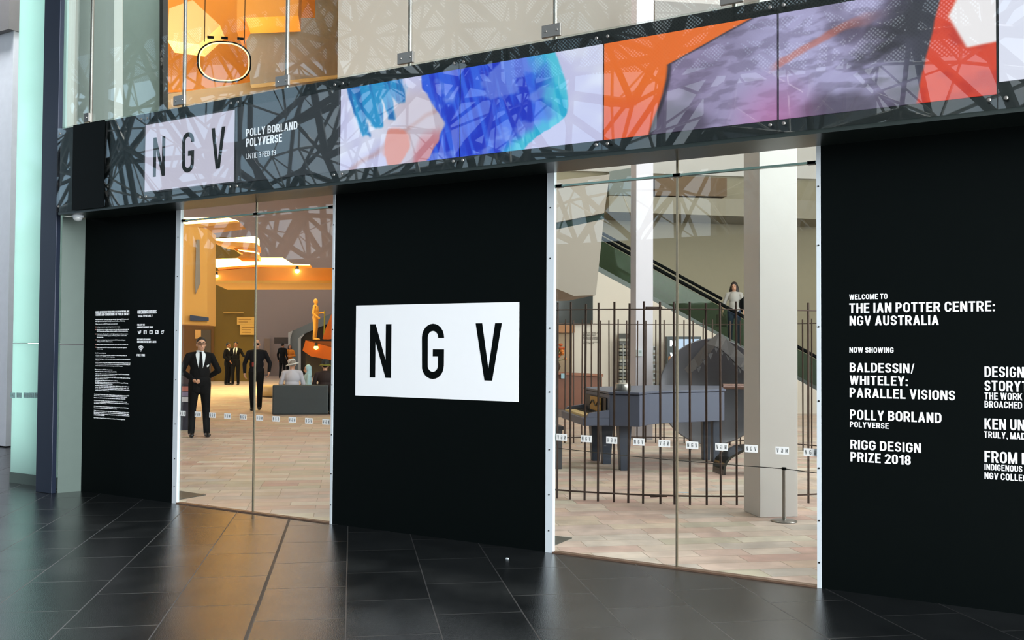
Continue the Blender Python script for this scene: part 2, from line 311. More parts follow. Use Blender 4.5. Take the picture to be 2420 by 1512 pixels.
# NGV letters: polygons in box units (0..1 across, 0..1 up)
def _stad(x0, x1, y0, y1, r, k=6):
    p = []
    for cx, cy, a in ((x1-r, y1-r, 0), (x0+r, y1-r, 90), (x0+r, y0+r, 180), (x1-r, y0+r, 270)):
        for i in range(k+1):
            t = math.radians(a+90*i/k); p.append((cx+r*math.cos(t), cy+r*math.sin(t)))
    return p
def logo_letters(bm, X0, X1, Z0, Z1, Y, th, flip=False, only='NGV'):
    asp = (Z1-Z0)/(X1-X0)
    def P(u, v): return V(((X0+(X1-X0)*u) if not flip else (X1-(X1-X0)*u), Y, Z0+(Z1-Z0)*v))
    kk = [0]
    def poly(pts): kk[0] += 1; prism(bm, [P(*p) for p in pts], (0, -th-(kk[0] % 3)*th*.06, 0))
    y0, y1 = .205, .79; s = .036
    a, b = .097, .237
    if 'N' in only:
     poly([(a, y0), (a+s, y0), (a+s, y1), (a, y1)]); poly([(b-s, y0), (b, y0), (b, y1), (b-s, y1)])
    if 'N' in only: poly([(a+s, y1), (a+s-.0, y1-.19), (b-s, y0), (b-s, y0+.19)])
    # G : outline ring with a gap
    a, b = .432, .568; r = .068; ry = r/asp; si = s/asp
    def ring(t, inset):
        cx0, cx1 = a+r, b-r; rr = r-inset; rry = ry-inset/asp
        cyt, cyb = y1-ry, y0+ry; th_ = t
        if t <= 90: return (cx1+rr*math.cos(math.radians(t)), cyt+rry*math.sin(math.radians(t)))
        if t <= 180: return (cx0+rr*math.cos(math.radians(t)), cyt+rry*math.sin(math.radians(t)))
        if t <= 270: return (cx0+rr*math.cos(math.radians(t)), cyb+rry*math.sin(math.radians(t)))
        return (cx1+rr*math.cos(math.radians(t)), cyb+rry*math.sin(math.radians(t)))
    ts = [0, 15, 30, 45, 60, 75, 90, 105, 120, 135, 150, 165, 180, 195, 210, 225, 240, 255, 270, 285, 300, 315, 330, 345, 360]
    oo = [ring(t, 0) for t in ts]; ii = [ring(t, s) for t in ts]
    # split at 180 so the straight left stem is included
    oo = [(b, .64)] + oo + [(b, .50)]; ii = [(b-s, .64)] + ii + [(b-s, .50)]
    for i in range(len(oo)-1 if 'G' in only else 0): poly([oo[i], oo[i+1], ii[i+1], ii[i]])
    if 'G' in only: poly([(.50, .445), (b, .445), (b, .52), (.50, .52)])
    # V
    a, b = .755, .905; m = (a+b)/2
    if 'V' in only: poly([(a, y1), (a+s*1.05, y1), (m+.0, y0+.12), (m+.022, y0), (m-.022, y0)]); poly([(b, y1), (b-s*1.05, y1), (m, y0+.12), (m-.022, y0), (m+.022, y0)])
    return bm
# ------------------------------------------------------------------ shared materials
BLK = mat('black_panel', (6, 10, 10), .5, spec=.04, var=.1)
WHITE = mat('white_paint', (196, 204, 209), .4, var=.02)
LET = mat('white_vinyl', (236, 238, 240), .45, var=.01, emit=None)
STEEL = mat('brushed_steel', (150, 147, 142), .32, .9, var=.05)
DSTEEL = mat('dark_steel', (58, 60, 60), .35, .8)
GL = glass('clear_glass', (.93, .955, .94), .85)
GLU = glass('upper_glass', (.92, .94, .93), 1.0)
GLS = glass('sign_glass', (.92, .95, .94), .8)
GREEN = mat('glass_edge', (120, 150, 140), .15, .3)
YF, YS = 6.81, 6.386
# ------------------------------------------------------------------ floors
plaza = brick_mat('bluestone_paving', 0, 0, (14, 14, 15), .782, .527, (-.141, -.03), .19, 1.0, .0042, True, .015, .5, pal=[(17, 19, 20), (24, 26, 27), (20, 22, 23), (27, 29, 30)])
stone = brick_mat('sandstone_paving', 0, 0, (160, 144, 130), .66, .24, (0, 0), .5, .35, .004, False, .12, .3, .37, pal=[(192, 164, 152), (204, 186, 168), (198, 172, 162), (188, 178, 170), (208, 190, 178), (194, 160, 150), (212, 202, 188), (186, 176, 158), (204, 176, 160)], squash=.62, sqf=3)
bm = new(); bxx(bm, -46, 12, -9.5, YF+.02, -.1, 0); struct('floor', bm, plaza); 
bm = new(); prism(bm, [V((-10.2, YF+.02, -.1)), V((-10.45, 7.04, -.1)), V((-13.9, 9.55, -.1)), V((-45, 9.55, -.1)), V((-45, YF+.02, -.1))], (0, 0, .1)); struct('floor_side', bm, plaza)
bm = new(); prism(bm, [V((-10.2, YF+.02, -.1)), V((8, YF+.02, -.1)), V((8, 60, -.1)), V((-70, 60, -.1)), V((-70, 9.55, -.1)), V((-13.9, 9.55, -.1)), V((-10.45, 7.04, -.1))], (0, 0, .1)); struct('floor_hall', bm, stone)
bm = new(); gbox(bm, -.568, -.552, 2.0, 9.55, 0, .0012); struct('trim_expansion_joint', bm, mat('joint_black', (16, 16, 16), .5))
# ------------------------------------------------------------------ facade : black panels and white jambs
def lettered_line(parent, s, x0, x1, z0, ch, Y=YF, bold=.165, xs=None, m=None):
    return obj('lettering', text_bm(s, x0, x1, z0, ch, Y, bold, xs), m or LET, parent)
XD = [(-8.235, -6.175), (-3.865, -1.825)]
for nm, x0, x1 in (('wall_left', -9.80, -8.305), ('wall_center', -6.15, -3.932), ('wall_right', -1.797, 6.)):
    bm = new(); bxx(bm, x0, x1, YF, YF+.03, 0, 3.03); struct(nm, bm, BLK)
for i, (x0, x1) in enumerate(((-8.305, -8.235), (-6.175, -6.15), (-3.932, -3.865), (-1.825, -1.797))):
    bm = new(); bxx(bm, x0, x1, YF-.006, YF+.03, 0, 3.03)
    t = struct('trim_%d' % (i+1), bm, WHITE)
    for z in (.17, .45, .8, 1.25, 1.75, 2.3, 2.7):
        s = new(); cyl(s, ((x0+x1)/2, YF-.006, z), ((x0+x1)/2, YF-.009, z), .006, .006, 8); obj('screw', s, DSTEEL, t)
# ------------------------------------------------------------------ glass doors with frosted logo decals
DEC = mat('decal_white', (215, 215, 212), .6, var=.02)
DECL = mat('decal_letter', (70, 74, 74), .6, var=.02)
dec_px = [[433, 470, 504.5, 540, 577, 616, 654.5, 693, 732, 773], [1329, 1387, 1447, 1511, 1571, 1637, 1706, 1776, 1849, 1918]]
for k, (x0, x1) in enumerate(XD):
    d = sthing('door_%d' % (k+1), (x0, YF+.02, 0)); xm = (at_y(602, 880, YF+.02).x, at_y(1600, 1000, YF+.02).x)[k]; yg = YF+.02
    leaves = []
    for (a, b) in ((x0, xm-.003), (xm+.003, x1)):
        bm = new(); bxx(bm, a, b, yg-.006, yg+.006, .012, 2.86); l = obj('glass_leaf', bm, GL, d); leaves.append(l)
    bm = new(); bxx(bm, xm-.007, xm+.007, yg-.008, yg+.008, .01, 2.985); obj('meeting_edge', bm, mat('meeting_seal', (150, 140, 120), .25, .8), d)
    bm = new(); bxx(bm, x0, x1, yg-.02, yg+.02, 2.86, 2.875); obj('top_rail', bm, GREEN, d)
    bm = new(); bxx(bm, x0, x1, yg-.006, yg+.006, 2.875, 2.985); obj('transom_glass', bm, GL, d)
    for xx in (x0+.035, x1-.035, xm):
        bm = new(); bxx(bm, xx-.03, xx+.03, yg-.02, yg+.02, 2.855, 2.88); obj('patch_hinge', bm, DSTEEL, d, .003)
    bm = new(); bxx(bm, x0, x1, yg-.03, yg+.03, 0, .012); obj('threshold', bm, mat('threshold_bronze', (120, 95, 78), .4, .5), d)
    for j, px in enumerate(dec_px[k]):
        c = at_y(px, 900, yg).x; hw = .046; z0 = .875 if k == 1 else .885
        c = min(max(c, x0+hw+.002), x1-hw-.002); lf = leaves[0] if c < xm else leaves[1]
        bm = new(); bxx(bm, c-hw, c+hw, yg-.0075, yg-.0065, z0, z0+.052); dc = obj('logo_decal', bm, DEC, lf)
        bm = new(); logo_letters(bm, c-hw, c+hw, z0, z0+.052, yg-.0076, .0006, flip=(j % 2 == 0) if k else (j % 2 == 1)); obj('lettering', bm, DECL, dc)
# ------------------------------------------------------------------ centre logo sign
t = thing('logo_sign', 'large white logo sign with three black letters on the middle black wall panel', 'sign', (-5.04, YF, 1.165))
bm = new(); bxx(bm, -5.89, -4.185, YF-.004, YF, 1.163, 1.962); obj('sign_board', bm, LET, t)
for ch in 'NGV': bm = new(); logo_letters(bm, -5.89, -4.185, 1.163, 1.962, YF-.004, .001, only=ch); obj('letter', bm, BLK, t)
# ------------------------------------------------------------------ exhibition list on the right panel
def z5(x, y): return (1940+x/3.025, 660+y/3.025)
t = thing('exhibition_sign', 'white welcome and exhibition list lettering on the right black wall panel', 'sign', (-1.6, YF, .5))
L1 = [('WELCOME TO', 203, 476, 108, 145), ('THE IAN POTTER CENTRE:', 203, 1245, 172, 240), ('NGV AUSTRALIA', 205, 843, 262, 330), ('NOW SHOWING', 204, 520, 485, 523),
      ('BALDESSIN/', 206, 668, 596, 662), ('WHITELEY:', 206, 621, 686, 752), ('PARALLEL VISIONS', 206, 960, 775, 842), ('POLLY BORLAND', 208, 862, 930, 1000),
      ('POLYVERSE', 207, 485, 1016, 1055), ('RIGG DESIGN', 211, 716, 1145, 1212), ('PRIZE 2018', 212, 643, 1233, 1300)]
for s, xa, xb, c, b in L1:
    p = at_y(*z5(xa, b), YF); q = at_y(*z5(xb, b), YF); h = at_y(*z5(xa, c), YF).z-p.z
    lettered_line(t, s, p.x, q.x, p.z, h)
for s, xa, c, b in [('DESIGN', 1170, 622, 697), ('STORYTELLERS:', 1170, 722, 796), ('THE WORK OF', 1170, 808, 857), ('BROACHED COMMISSIONS', 1170, 868, 915), ('KEN UNSWORTH', 1170, 993, 1069),
                    ('TRULY, MADLY', 1166, 1085, 1131), ('FROM BARK TO NEON', 1170, 1225, 1306), ('INDIGENOUS ART FROM THE', 1170, 1318, 1361), ('NGV COLLECTION', 1170, 1378, 1425)]:
    p = at_y(*z5(xa, b), YF); h = at_y(*z5(xa, c), YF).z-p.z
    lettered_line(t, s, p.x, None, p.z, h, xs=1.02)
# ------------------------------------------------------------------ left panel : opening hours + conditions of entry
def z4(x, y): return (200+x/5.4, 720+y/5.4)
t = thing('opening_hours_sign', 'small white opening hours lettering with round icons on the left black wall panel', 'sign', (-8.8, YF, 1.4))
for s, xa, xb, c, b, bo in [('OPENING HOURS', 675, 918, 72, 115, .03), ('10AM-5PM DAILY', 678, 868, 130, 158, 0), ('FOLLOW US', 672, 768, 245, 268, .02), ('@NGVMELBOURNE #NGV', 672, 872, 275, 300, .02),
                        ('VISIT NGV.MELBOURNE', 670, 842, 432, 452, .01), ('SUBSCRIBE TO THE NGV E-NEWS', 670, 915, 460, 485, .01), ('FREE WIFI', 666, 768, 628, 657, .02)]:
    p = at_y(*z4(xa, b), YF); q = at_y(*z4(xb, b), YF); h = at_y(*z4(xa, c), YF).z-p.z
    lettered_line(t, s, p.x, q.x, p.z, h, bold=.19 if bo > .02 else .165 if bo > 0 else .11)
def zp(x, y, Y=YF): return at_y(*z4(x, y), Y)
bird = [(680, 332), (700, 345), (701, 334), (711, 325), (718, 330), (724, 328), (719, 338), (721, 352), (712, 368), (698, 375), (680, 371), (692, 365), (683, 356), (688, 354), (680, 345)]
bm = new(); prism(bm, [zp(x, y) for x, y in bird], (0, -.0015, 0)); obj('bird_icon', bm, LET, t)
for nm, xa, xb in (('letter_icon', 753, 793), ('camera_icon', 827, 868), ('chat_icon', 902, 942)):
    p, q = zp(xa, 375), zp(xb, 325); bm = new()
    pts = [V((p.x+(q.x-p.x)*u, YF, p.z+(q.z-p.z)*v)) for u, v in _stad(0, 1, 0, 1, .16)]
    prism(bm, pts, (0, -.0015, 0)); ic = obj(nm, bm, LET, t); bm = new(); wd = q.x-p.x; hh = q.z-p.z
    if nm == 'letter_icon':
        bxx(bm, p.x+wd*.52, p.x+wd*.68, YF-.0025, YF-.0015, p.z, p.z+hh*.8); bxx(bm, p.x+wd*.36, p.x+wd*.84, YF-.0025, YF-.0015, p.z+hh*.45, p.z+hh*.57)
    elif nm == 'camera_icon':
        cyl(bm, (p.x+wd*.5, YF-.0015, p.z+hh*.5), (p.x+wd*.5, YF-.0025, p.z+hh*.5), wd*.22, None, 16)
    else:
        for u, v, r in ((.4, .6, .17), (.62, .4, .15)): cyl(bm, (p.x+wd*u, YF-.0015, p.z+hh*v), (p.x+wd*u, YF-.0025, p.z+hh*v), wd*r, None, 14)
    obj('icon_mark', bm, BLK, ic)
p = zp(992, 352); bm = new(); cyl(bm, p, p+V((0, -.0015, 0)), .019, None, 18); p2 = zp(1008, 332); cyl(bm, p2, p2+V((0, -.0015, 0)), .007, None, 12); ic = obj('eye_icon', bm, LET, t)
bm = new(); cyl(bm, p+V((0, -.0015, 0)), p+V((0, -.0025, 0)), .009, None, 12); obj('icon_mark', bm, BLK, ic)
c0 = zp(718, 600); bm = new()
for r0, r1 in ((0, .012), (.019, .028), (.035, .046), (.053, .066)):
    n = 8; A0, A1 = math.radians(48), math.radians(132)
    for i in range(n):
        a, b = A0+(A1-A0)*i/n, A0+(A1-A0)*(i+1)/n
        pts = [c0+V((r*math.cos(g), 0, r*math.sin(g))) for r, g in ((r0, a), (r1, a), (r1, b), (r0, b))]
        if r0 == 0: pts = pts[1:3]+[c0]
        prism(bm, pts, (0, -.0015, 0))
obj('wifi_icon', bm, LET, t)
t = thing('conditions_sign', 'long white block of fine print entry conditions at the left end of the black wall', 'sign', (-9.4, YF, .6))
TC = [('COUNCIL OF TRUSTEES OF THE NATIONAL GALLERY OF VICTORIA (NGV)', 138, 570, 82, 103), ('TERMS AND CONDITIONS OF PUBLIC ENTRY', 140, 572, 110, 142),
 ('Welcome to the NGV. We hope you enjoy your visit today. By entering NGV Premises, each', 138, 560, 180, 196), ('visitor agrees to be bound by the following Terms and Conditions of Public Entry.', 138, 517, 202, 218), ('When you are on NGV Premises you must not:', 138, 422, 238, 252),
 ('touching, or in any other way, interfering with artworks or displays,', 155, 455, 275, 289), ('taking photographs or recording equipment in areas where this is not permitted under the', 158, 565, 308, 323), ('NGV Photography and Filming guidelines available at the information desks,', 158, 553, 329, 344),
 ('using tripods, selfie sticks, flash or other lighting equipment without permission', 158, 553, 365, 380), ('as set out in the NGV Photography and Filming guidelines available at the', 158, 537, 385, 400), ('information desks,', 158, 240, 405, 420),
 ('carrying or wearing bags larger than permitted on NGV Premises, including any', 155, 520, 440, 455), ('drinking or food into exhibition spaces,', 158, 357, 460, 475), ('eating or drinking outside of display areas in the spaces where this is permitted, and', 155, 553, 498, 512),
 ('bringing animals onto NGV Premises except for Guide Dogs and other registered', 155, 535, 535, 550), ('assistance dogs.', 155, 232, 555, 570), ('The NGV reserves the right to:', 133, 272, 607, 621),
 ('administer certain rules governing bags, umbrellas or coats including cloakage or', 140, 540, 633, 648), ('restrict entry to NGV Premises at any time,', 143, 383, 653, 668), ('inspect any bag, luggage or similar items and ask visitors to provide access before entering NGV', 140, 582, 680, 695), ('Premises,', 143, 190, 696, 710),
 ('restrict access to certain areas during parts of NGV Premises for cleaning, artwork care', 138, 585, 724, 740), ('or maintenance purposes. These include from time to time changes to the screen surrounding, and', 140, 580, 745, 760), ('use Security Cameras for Premises monitoring at the NGV Premises.', 140, 485, 767, 782),
 ('Whenever you are on NGV Premises you must:', 130, 357, 816, 830), ('comply with any notice or direction displayed by the NGV,', 135, 408, 840, 855), ('conduct yourself in a manner that is not threatening and comply with any NGV rules and directions', 135, 570, 868, 884), ('with respect to visitor behaviour on NGV Premises,', 138, 393, 887, 902),
 ('respect the artworks, the buildings and other visitors, play carefully, quietly, and keep', 135, 580, 912, 930), ('noise to a minimum at all times,', 138, 300, 930, 944), ('wear footwear and clothing when on the premises at all times,', 135, 425, 952, 968), ('keep children in your care under supervision and comply with the NGV Reviewing and Welcoming', 135, 553, 976, 995), ('Protocols, available at the information desks,', 138, 357, 994, 1010),
 ('carry all bags, backpacks and umbrellas, including strollers, held to the front while in NGV spaces', 135, 570, 1020, 1038), ('under direction, and follow the instructions of NGV staff, and', 138, 560, 1042, 1058), ('leave the NGV Premises promptly when requested to do so, or by the NGV to ensure safe or', 135, 575, 1062, 1080), ('orderly enjoyment of NGV Premises.', 138, 315, 1080, 1096),
 ('The following NGV rules are also in place, and those who do not comply with these terms and NGV', 123, 568, 1132, 1150), ('Premises rules, posted at the entry, may be asked to leave or be denied entry to', 123, 545, 1150, 1172), ('Premises, or be asked to provide their name and address to a staff member of the NGV.', 121, 522, 1175, 1195),
 ('It is the personal responsibility of each visitor and each visitor agrees to the NGV accepting', 122, 540, 1210, 1230), ('and using any personal information for its lawful purposes in connection with any incident arising from', 121, 560, 1230, 1252), ('any attendance on NGV Premises.', 121, 280, 1245, 1262), ('NGV will not be liable for the loss or damage to any visitor or the property of any visitor. The following', 120, 558, 1283, 1308), ('information is available on the NGV website at any time.', 119, 413, 1303, 1322),
 ('To the extent permitted by law, the visitor agrees that the NGV Premises entry for any visitor', 119, 570, 1340, 1368), ('their property, and the NGV Trustees, staff and contractors are not liable for NGV damage, injury', 118, 565, 1360, 1388), ('suffered by them, or the theft or damage of any property or any expense in connection with any', 118, 572, 1380, 1408), ('on the premises attendance.', 118, 255, 1395, 1412), ('Approved by the Council of Trustees of the National Gallery of Victoria, 6 August 2013', 117, 517, 1430, 1462)]
bmb = new()
for i, (s, xa, xb, c, b) in enumerate(TC):
    bl = b if i < 24 else c+15
    p = zp(xa, bl); q = zp(xb, bl); h = zp(xa, c).z-p.z
    bm1 = text_bm(s, p.x, q.x, p.z, h, YF, .19) if i < 2 else print_bm(s, p.x, q.x, p.z, h*.86, YF, 0.)
    if i < 2: obj('heading_line', bm1, LET, t)
    else: 
        me = bpy.data.meshes.new('x'); bm1.to_mesh(me); bmb.from_mesh(me); bpy.data.meshes.remove(me); bm1.free()
obj('fine_print', bmb, LET, t)
for y in (283, 318, 374, 448, 506, 542):
    bm = new(); p = zp(145, y); cyl(bm, p, p+V((0, -.0015, 0)), .006, None, 12); o = obj('bullet_dot', bm, mat('red_dot', (235, 170, 155), .5), t); o['label'] = 'small red bullet dot'

# ------------------------------------------------------------------ illuminated fascia sign
ZB, ZT = 3.0, 3.895
XS = [-9.70, -8.285, -7.015, -5.745, -4.498, -3.238, -1.966, -.668, .62, 1.9, 3.2, 4.5]
fas = thing('fascia_sign', 'long black glass fascia sign with lit video screens above the doors', 'sign', (-4, YS+.1, ZB))
bm = new(); bxx(bm, -9.69, 4.5, YS+.03, YF+.02, ZB+.005, ZT-.003); obj('housing', bm, mat('fascia_black', (9, 13, 13), .25, spec=.5), fas)
for i in range(len(XS)-1):
    bm = new(); bxx(bm, XS[i]+.003, XS[i+1]-.003, YS, YS+.012, ZB, ZT); g = obj('glass_panel', bm, GLS, fas)
    for x in (XS[i]+.045, XS[i+1]-.045):
        for z in (ZB+.06, ZT-.06):
            bm = new(); lathe(bm, [(.0125, 0), (.0125, .003), (.009, .006)], (0, 0, 0), 12); bm.transform(Matrix.Translation((x, YS, z)) @ Matrix.Rotation(math.pi/2, 4, 'X')); obj('bolt', bm, STEEL, g, smooth=True)
# lit pictures: generic abstract colour fields
def smooth(a, b, x):
    t = max(0, min(1, (x-a)/(b-a))); return t*t*(3-2*t)
def mix(c, d, t): return tuple(c[i]*(1-t)+d[i]*t for i in range(3))
def fbm(x, y, s=1): return noise.fractal(V((x*s, y*s, 3.7)), 1., 2., 4)
def pic_blue(X, v):      # X: metres from the first screen's left edge, v 0..1
    n = fbm(X*1.6, v*1.6); n2 = fbm(X*7+1.3, v*2.2); st = fbm(X*16+3*v, v*1.4)
    c = mix((208, 204, 242), (230, 230, 252), smooth(-.3, .4, n))
    c = mix(c, (204, 186, 202), .85*smooth(.5, .15, abs(X-.92+.1*n))*smooth(1.0, .7, v))
    c = mix(c, (190, 140, 140), .5*smooth(.06, .0, abs(v-.15-.62*(X-.35)-.08*n))*smooth(1.1, 1., X))
    c = mix(c, (228, 140, 128), .9*smooth(.17, .13, math.hypot((X-.62), (v-.20)*.7)+.06*n2))
    c = mix(c, (206, 104, 116), .7*smooth(.3, .16, math.hypot(X-1.02, v*.8)+.06*n2))
    e = .16+.34*(1-v)+.04*n2                    # blue locks falling on the left
    for k, (off, wd, lo) in enumerate(((0, .09, .34), (.13, .12, .45), (.30, .06, .5), (.42, .1, .72))):
        c = mix(c, mix((30, 150, 214), (16, 104, 184), smooth(-.3, .3, st)), .95*smooth(.015, -.01, abs(X-e-off+.10*(1-v))-wd*(.4+.6*smooth(lo, .95, v)))*smooth(lo, lo+.05, v+.05*n2))
    l = 1.00+.10*math.sin(v*5)+.10*n+.03*n2-.12*smooth(.5, 0, v); r = 2.10+.12*math.sin(v*2.6+.4)-.3*smooth(.35, 0, v)+.03*n2
    m = smooth(-.012, .015, X-l)*smooth(-.01, .014, r-X)
    b = mix((46, 96, 236), (18, 48, 206), smooth(-.25, .25, st)); b = mix(b, (150, 166, 244), .55*smooth(.1, .4, fbm(X*3+5, v*3)))
    b = mix(b, mix((34, 178, 222), (80, 200, 230), smooth(-.2, .2, st)), smooth(.26, .08, r-X+.05*n2))
    return mix(c, b, m)
def pic_orange(X, v):    # from the third screen's left edge
    n = fbm(X*1.5, v*1.5); st = fbm(X*6+4*v, v*14-3*X); n2 = fbm(X*4, v*4)
    c = mix((246, 112, 26), (238, 92, 44), smooth(.6, .1, v))
    e = .36+.13*math.sin(min(v, .7)/.7*1.6)+.015*n
    if v > .68: e += (v-.68)*1.9
    g = mix((92, 80, 106), (150, 134, 172), smooth(-.3, .3, n)); g = mix(g, (186, 178, 222), .9*smooth(.6, 1.3, X)*smooth(-.4, .2, n+.2)); g = mix(g, (78, 66, 90), .28*smooth(-.15, .3, st))
    g = mix(g, (196, 110, 170), .7*smooth(.4, .0, math.hypot(X-1.25, v*.7)))
    c = mix(c, g, smooth(-.006, .008, X-e)); c = mix(c, (34, 26, 40), .8*smooth(.03, 0, abs(X-e-.012)))
    d = smooth(.22, .04, abs(X-1.95-.5*(v-.5)+.14*n2)); c = mix(c, (42, 38, 50), .9*d*smooth(.15, .6, v+.2*st))
    c = mix(c, (50, 50, 64), .85*smooth(1.85, 2.15, X+.08*n)*smooth(.1, .5, v+.2+.2*st))
    c = mix(c, (206, 104, 84), .6*smooth(.06, .02, abs(v-.50-.34*math.sin((X-1.25)*2.0)+.04*n2))*smooth(1.2, 1.3, X)*smooth(2., 1.6, X))
    r = 2.12+.16*v+.01*n2
    c = mix(c, mix((230, 66, 36), (206, 46, 28), smooth(-.2, .3, n2)), smooth(-.008, .01, X-r)); c = mix(c, (255, 246, 250), smooth(-.01, .02, X-2.30-.34*abs(v-.72))*smooth(.40, .43, v-.1*(X-2.3)))  # white wedge is a sky reflection painted into the picture
    return c
def screen(x0, x1, z0, z1, f, xo, name, estr=1.):
    nx, ny = 190, 100; bm = new(); cl = bm.loops.layers.float_color.new('paint'); vs = []
    for j in range(ny+1):
        vs.append([bm.verts.new((x0+(x1-x0)*i/nx, YS+.018, z0+(z1-z0)*j/ny)) for i in range(nx+1)])
    cc = {}
    for j in range(ny+1):
        for i in range(nx+1): cc[vs[j][i]] = lin([max(0, min(255, q)) for q in f(x0+(x1-x0)*i/nx-xo, j/ny)])+(1,)
    for j in range(ny):
        for i in range(nx):
            fc = bm.faces.new((vs[j][i], vs[j][i+1], vs[j+1][i+1], vs[j+1][i]))
            for l in fc.loops: l[cl] = cc[l.vert]
    e = [ed for ed in bm.edges if len(ed.link_faces) == 1]; r = bmesh.ops.extrude_edge_only(bm, edges=e)
    for g in r['geom']:
        if isinstance(g, bmesh.types.BMVert): g.co.y += .012
    m = bpy.data.materials.new(name); m.use_nodes = True; t = m.node_tree; p = t.nodes['Principled BSDF']; a = t.nodes.new('ShaderNodeVertexColor'); a.layer_name = 'paint'
    p.inputs['Base Color'].default_value = (.01, .01, .01, 1); p.inputs['Roughness'].default_value = .5
    t.links.new(a.outputs['Color'], p.inputs['Emission Color']); p.inputs['Emission Strength'].default_value = estr
    return obj('video_screen', bm, m, fas)
Z0, Z1 = 3.095, 3.79
screen(XS[3]+.008, XS[4]-.008, Z0, Z1, pic_blue, XS[3], 'screen_blue'); screen(XS[4]+.008, XS[5]-.008, Z0, Z1, pic_blue, XS[3], 'screen_blue_right')
screen(XS[5]+.008, XS[6]-.008, Z0, Z1, pic_orange, XS[5], 'screen_orange'); screen(XS[6]+.008, XS[7]-.008, Z0, Z1, pic_orange, XS[5], 'screen_violet')
screen(XS[7]+.008, XS[8]-.008, Z0+.07, Z1, lambda X, v: (238, 236, 255), XS[7], 'screen_white')
for i in (1, 2): screen(XS[i]+.008, XS[i+1]-.008, Z0, Z1, lambda X, v: (44, 48, 54), XS[i], 'screen_dim_%d' % i)
bm = new(); bxx(bm, -8.283, -7.028, YS+.0145, YS+.0175, 3.11, 3.772); obj('logo_panel', bm, mat('lit_lilac', (40, 40, 40), emit=(222, 214, 236), estr=.86), fas)
for ch in 'NGV': bm = new(); logo_letters(bm, -8.283, -7.028, 3.11, 3.772, YS+.0145, .001, only=ch); obj('letter', bm, mat('letter_dark', (20, 24, 24)), fas)
LITL = mat('lit_letter', (200, 200, 205), emit=(225, 225, 235), estr=.75)
for s, xa, xb, c, b, bo in (('POLLY BORLAND', 1748, 2115, 920, 975, .02), ('POLYVERSE', 1748, 2005, 990, 1048, .02), ('UNTIL 3 FEB 19', 1748, 1960, 1097, 1135, -.005)):
    p = at_y(xa/3.024, b/3.024, YS); q = at_y(xb/3.024, b/3.024-7, YS); h = at_y(xa/3.024, c/3.024, YS).z-p.z
    obj('lettering', text_bm(s, p.x, q.x, p.z, h, YS+.0165, .165 if bo > 0 else .09, th=.001), LITL, fas)
bm = new(); xa, xb = at_y(172, 400, YS).x, at_y(247, 400, YS).x; bxx(bm, xa, xb, YS-.004, YS-.001, ZB, ZT); obj('blank_panel', bm, BLK, fas)
# soffit and end cap
bm = new(); bxx(bm, -9.69, 6, YS+.02, YF, 2.975, 3.002); struct('ceiling_soffit', bm, mat('soffit_steel', (40, 48, 46), .3, .4))
t = thing('security_camera', 'small white dome camera under the left end of the fascia', 'camera', at_z(184, 508, 2.975)); c = at_z(184, 508, 2.975)
bm = new(); lathe(bm, [(.06, 0), (.06, -.025), (.05, -.03)], c, 20); obj('base', bm, WHITE, t, smooth=True)
bm = new(); ball(bm, c+V((0, 0, -.03)), (.048, .048, .04)); obj('dome', bm, mat('dome_white', (190, 195, 195), .2), t, smooth=True)
# ------------------------------------------------------------------ upper glazing with rods and clamp plates
seams = [at_y(207, 262, YF).x, at_y(428, 222, YF).x, at_y(671, 180, YF).x, at_y(962, 125, YF).x, at_y(1306, 58, YF).x]
sx = [-10.38]+seams; st_ = (seams[-1]-seams[0])/4
while sx[-1] < 4: sx.append(sx[-1]+st_)
for i in range(len(sx)-1):
    bm = new(); bxx(bm, sx[i]+.004, sx[i+1]-.004, YF, YF+.015, 3.9, 11.5); o = struct('window_%d' % (i+1), bm, GLU)
names = ['glass clamp plate and rod nearest the navy column, plate half width', 'glass clamp plate and rod above the white logo panel of the fascia', 'glass clamp plate and rod above the fascia lettering with the exhibition name',
         'glass clamp plate and rod above the blue left half of the video screens', 'glass clamp plate and rod above the seam between blue and orange screens']
for i, x in enumerate(seams + [sx[6], sx[7]]):
    if x > 1: break
    zc = 4.10; t = thing('glass_clamp', names[i] if i < 5 else 'glass clamp plate and rod above the violet screen at the top edge', 'clamp', (x, YF, 3.9), 'clamps of the upper glazing')
    w_ = .085 if i else .045; xo = x if i else x+.02
    bm = new(); bxx(bm, xo-w_, xo+w_, YF-.03, YF-.002, zc-.05, zc+.05); pl = obj('plate', bm, STEEL, t, .004)
    for dx in ((-.05, .05) if i else (.0,)):
        bm = new(); cyl(bm, (xo+dx, YF-.03, zc), (xo+dx, YF-.035, zc), .013, .011, 12); obj('bolt', bm, STEEL, pl, smooth=True)
    bm = new(); cyl(bm, (x, YF+.04, 3.9), (x, YF+.04, 11.4), .019, None, 14); obj('rod', bm, STEEL, t, smooth=True)
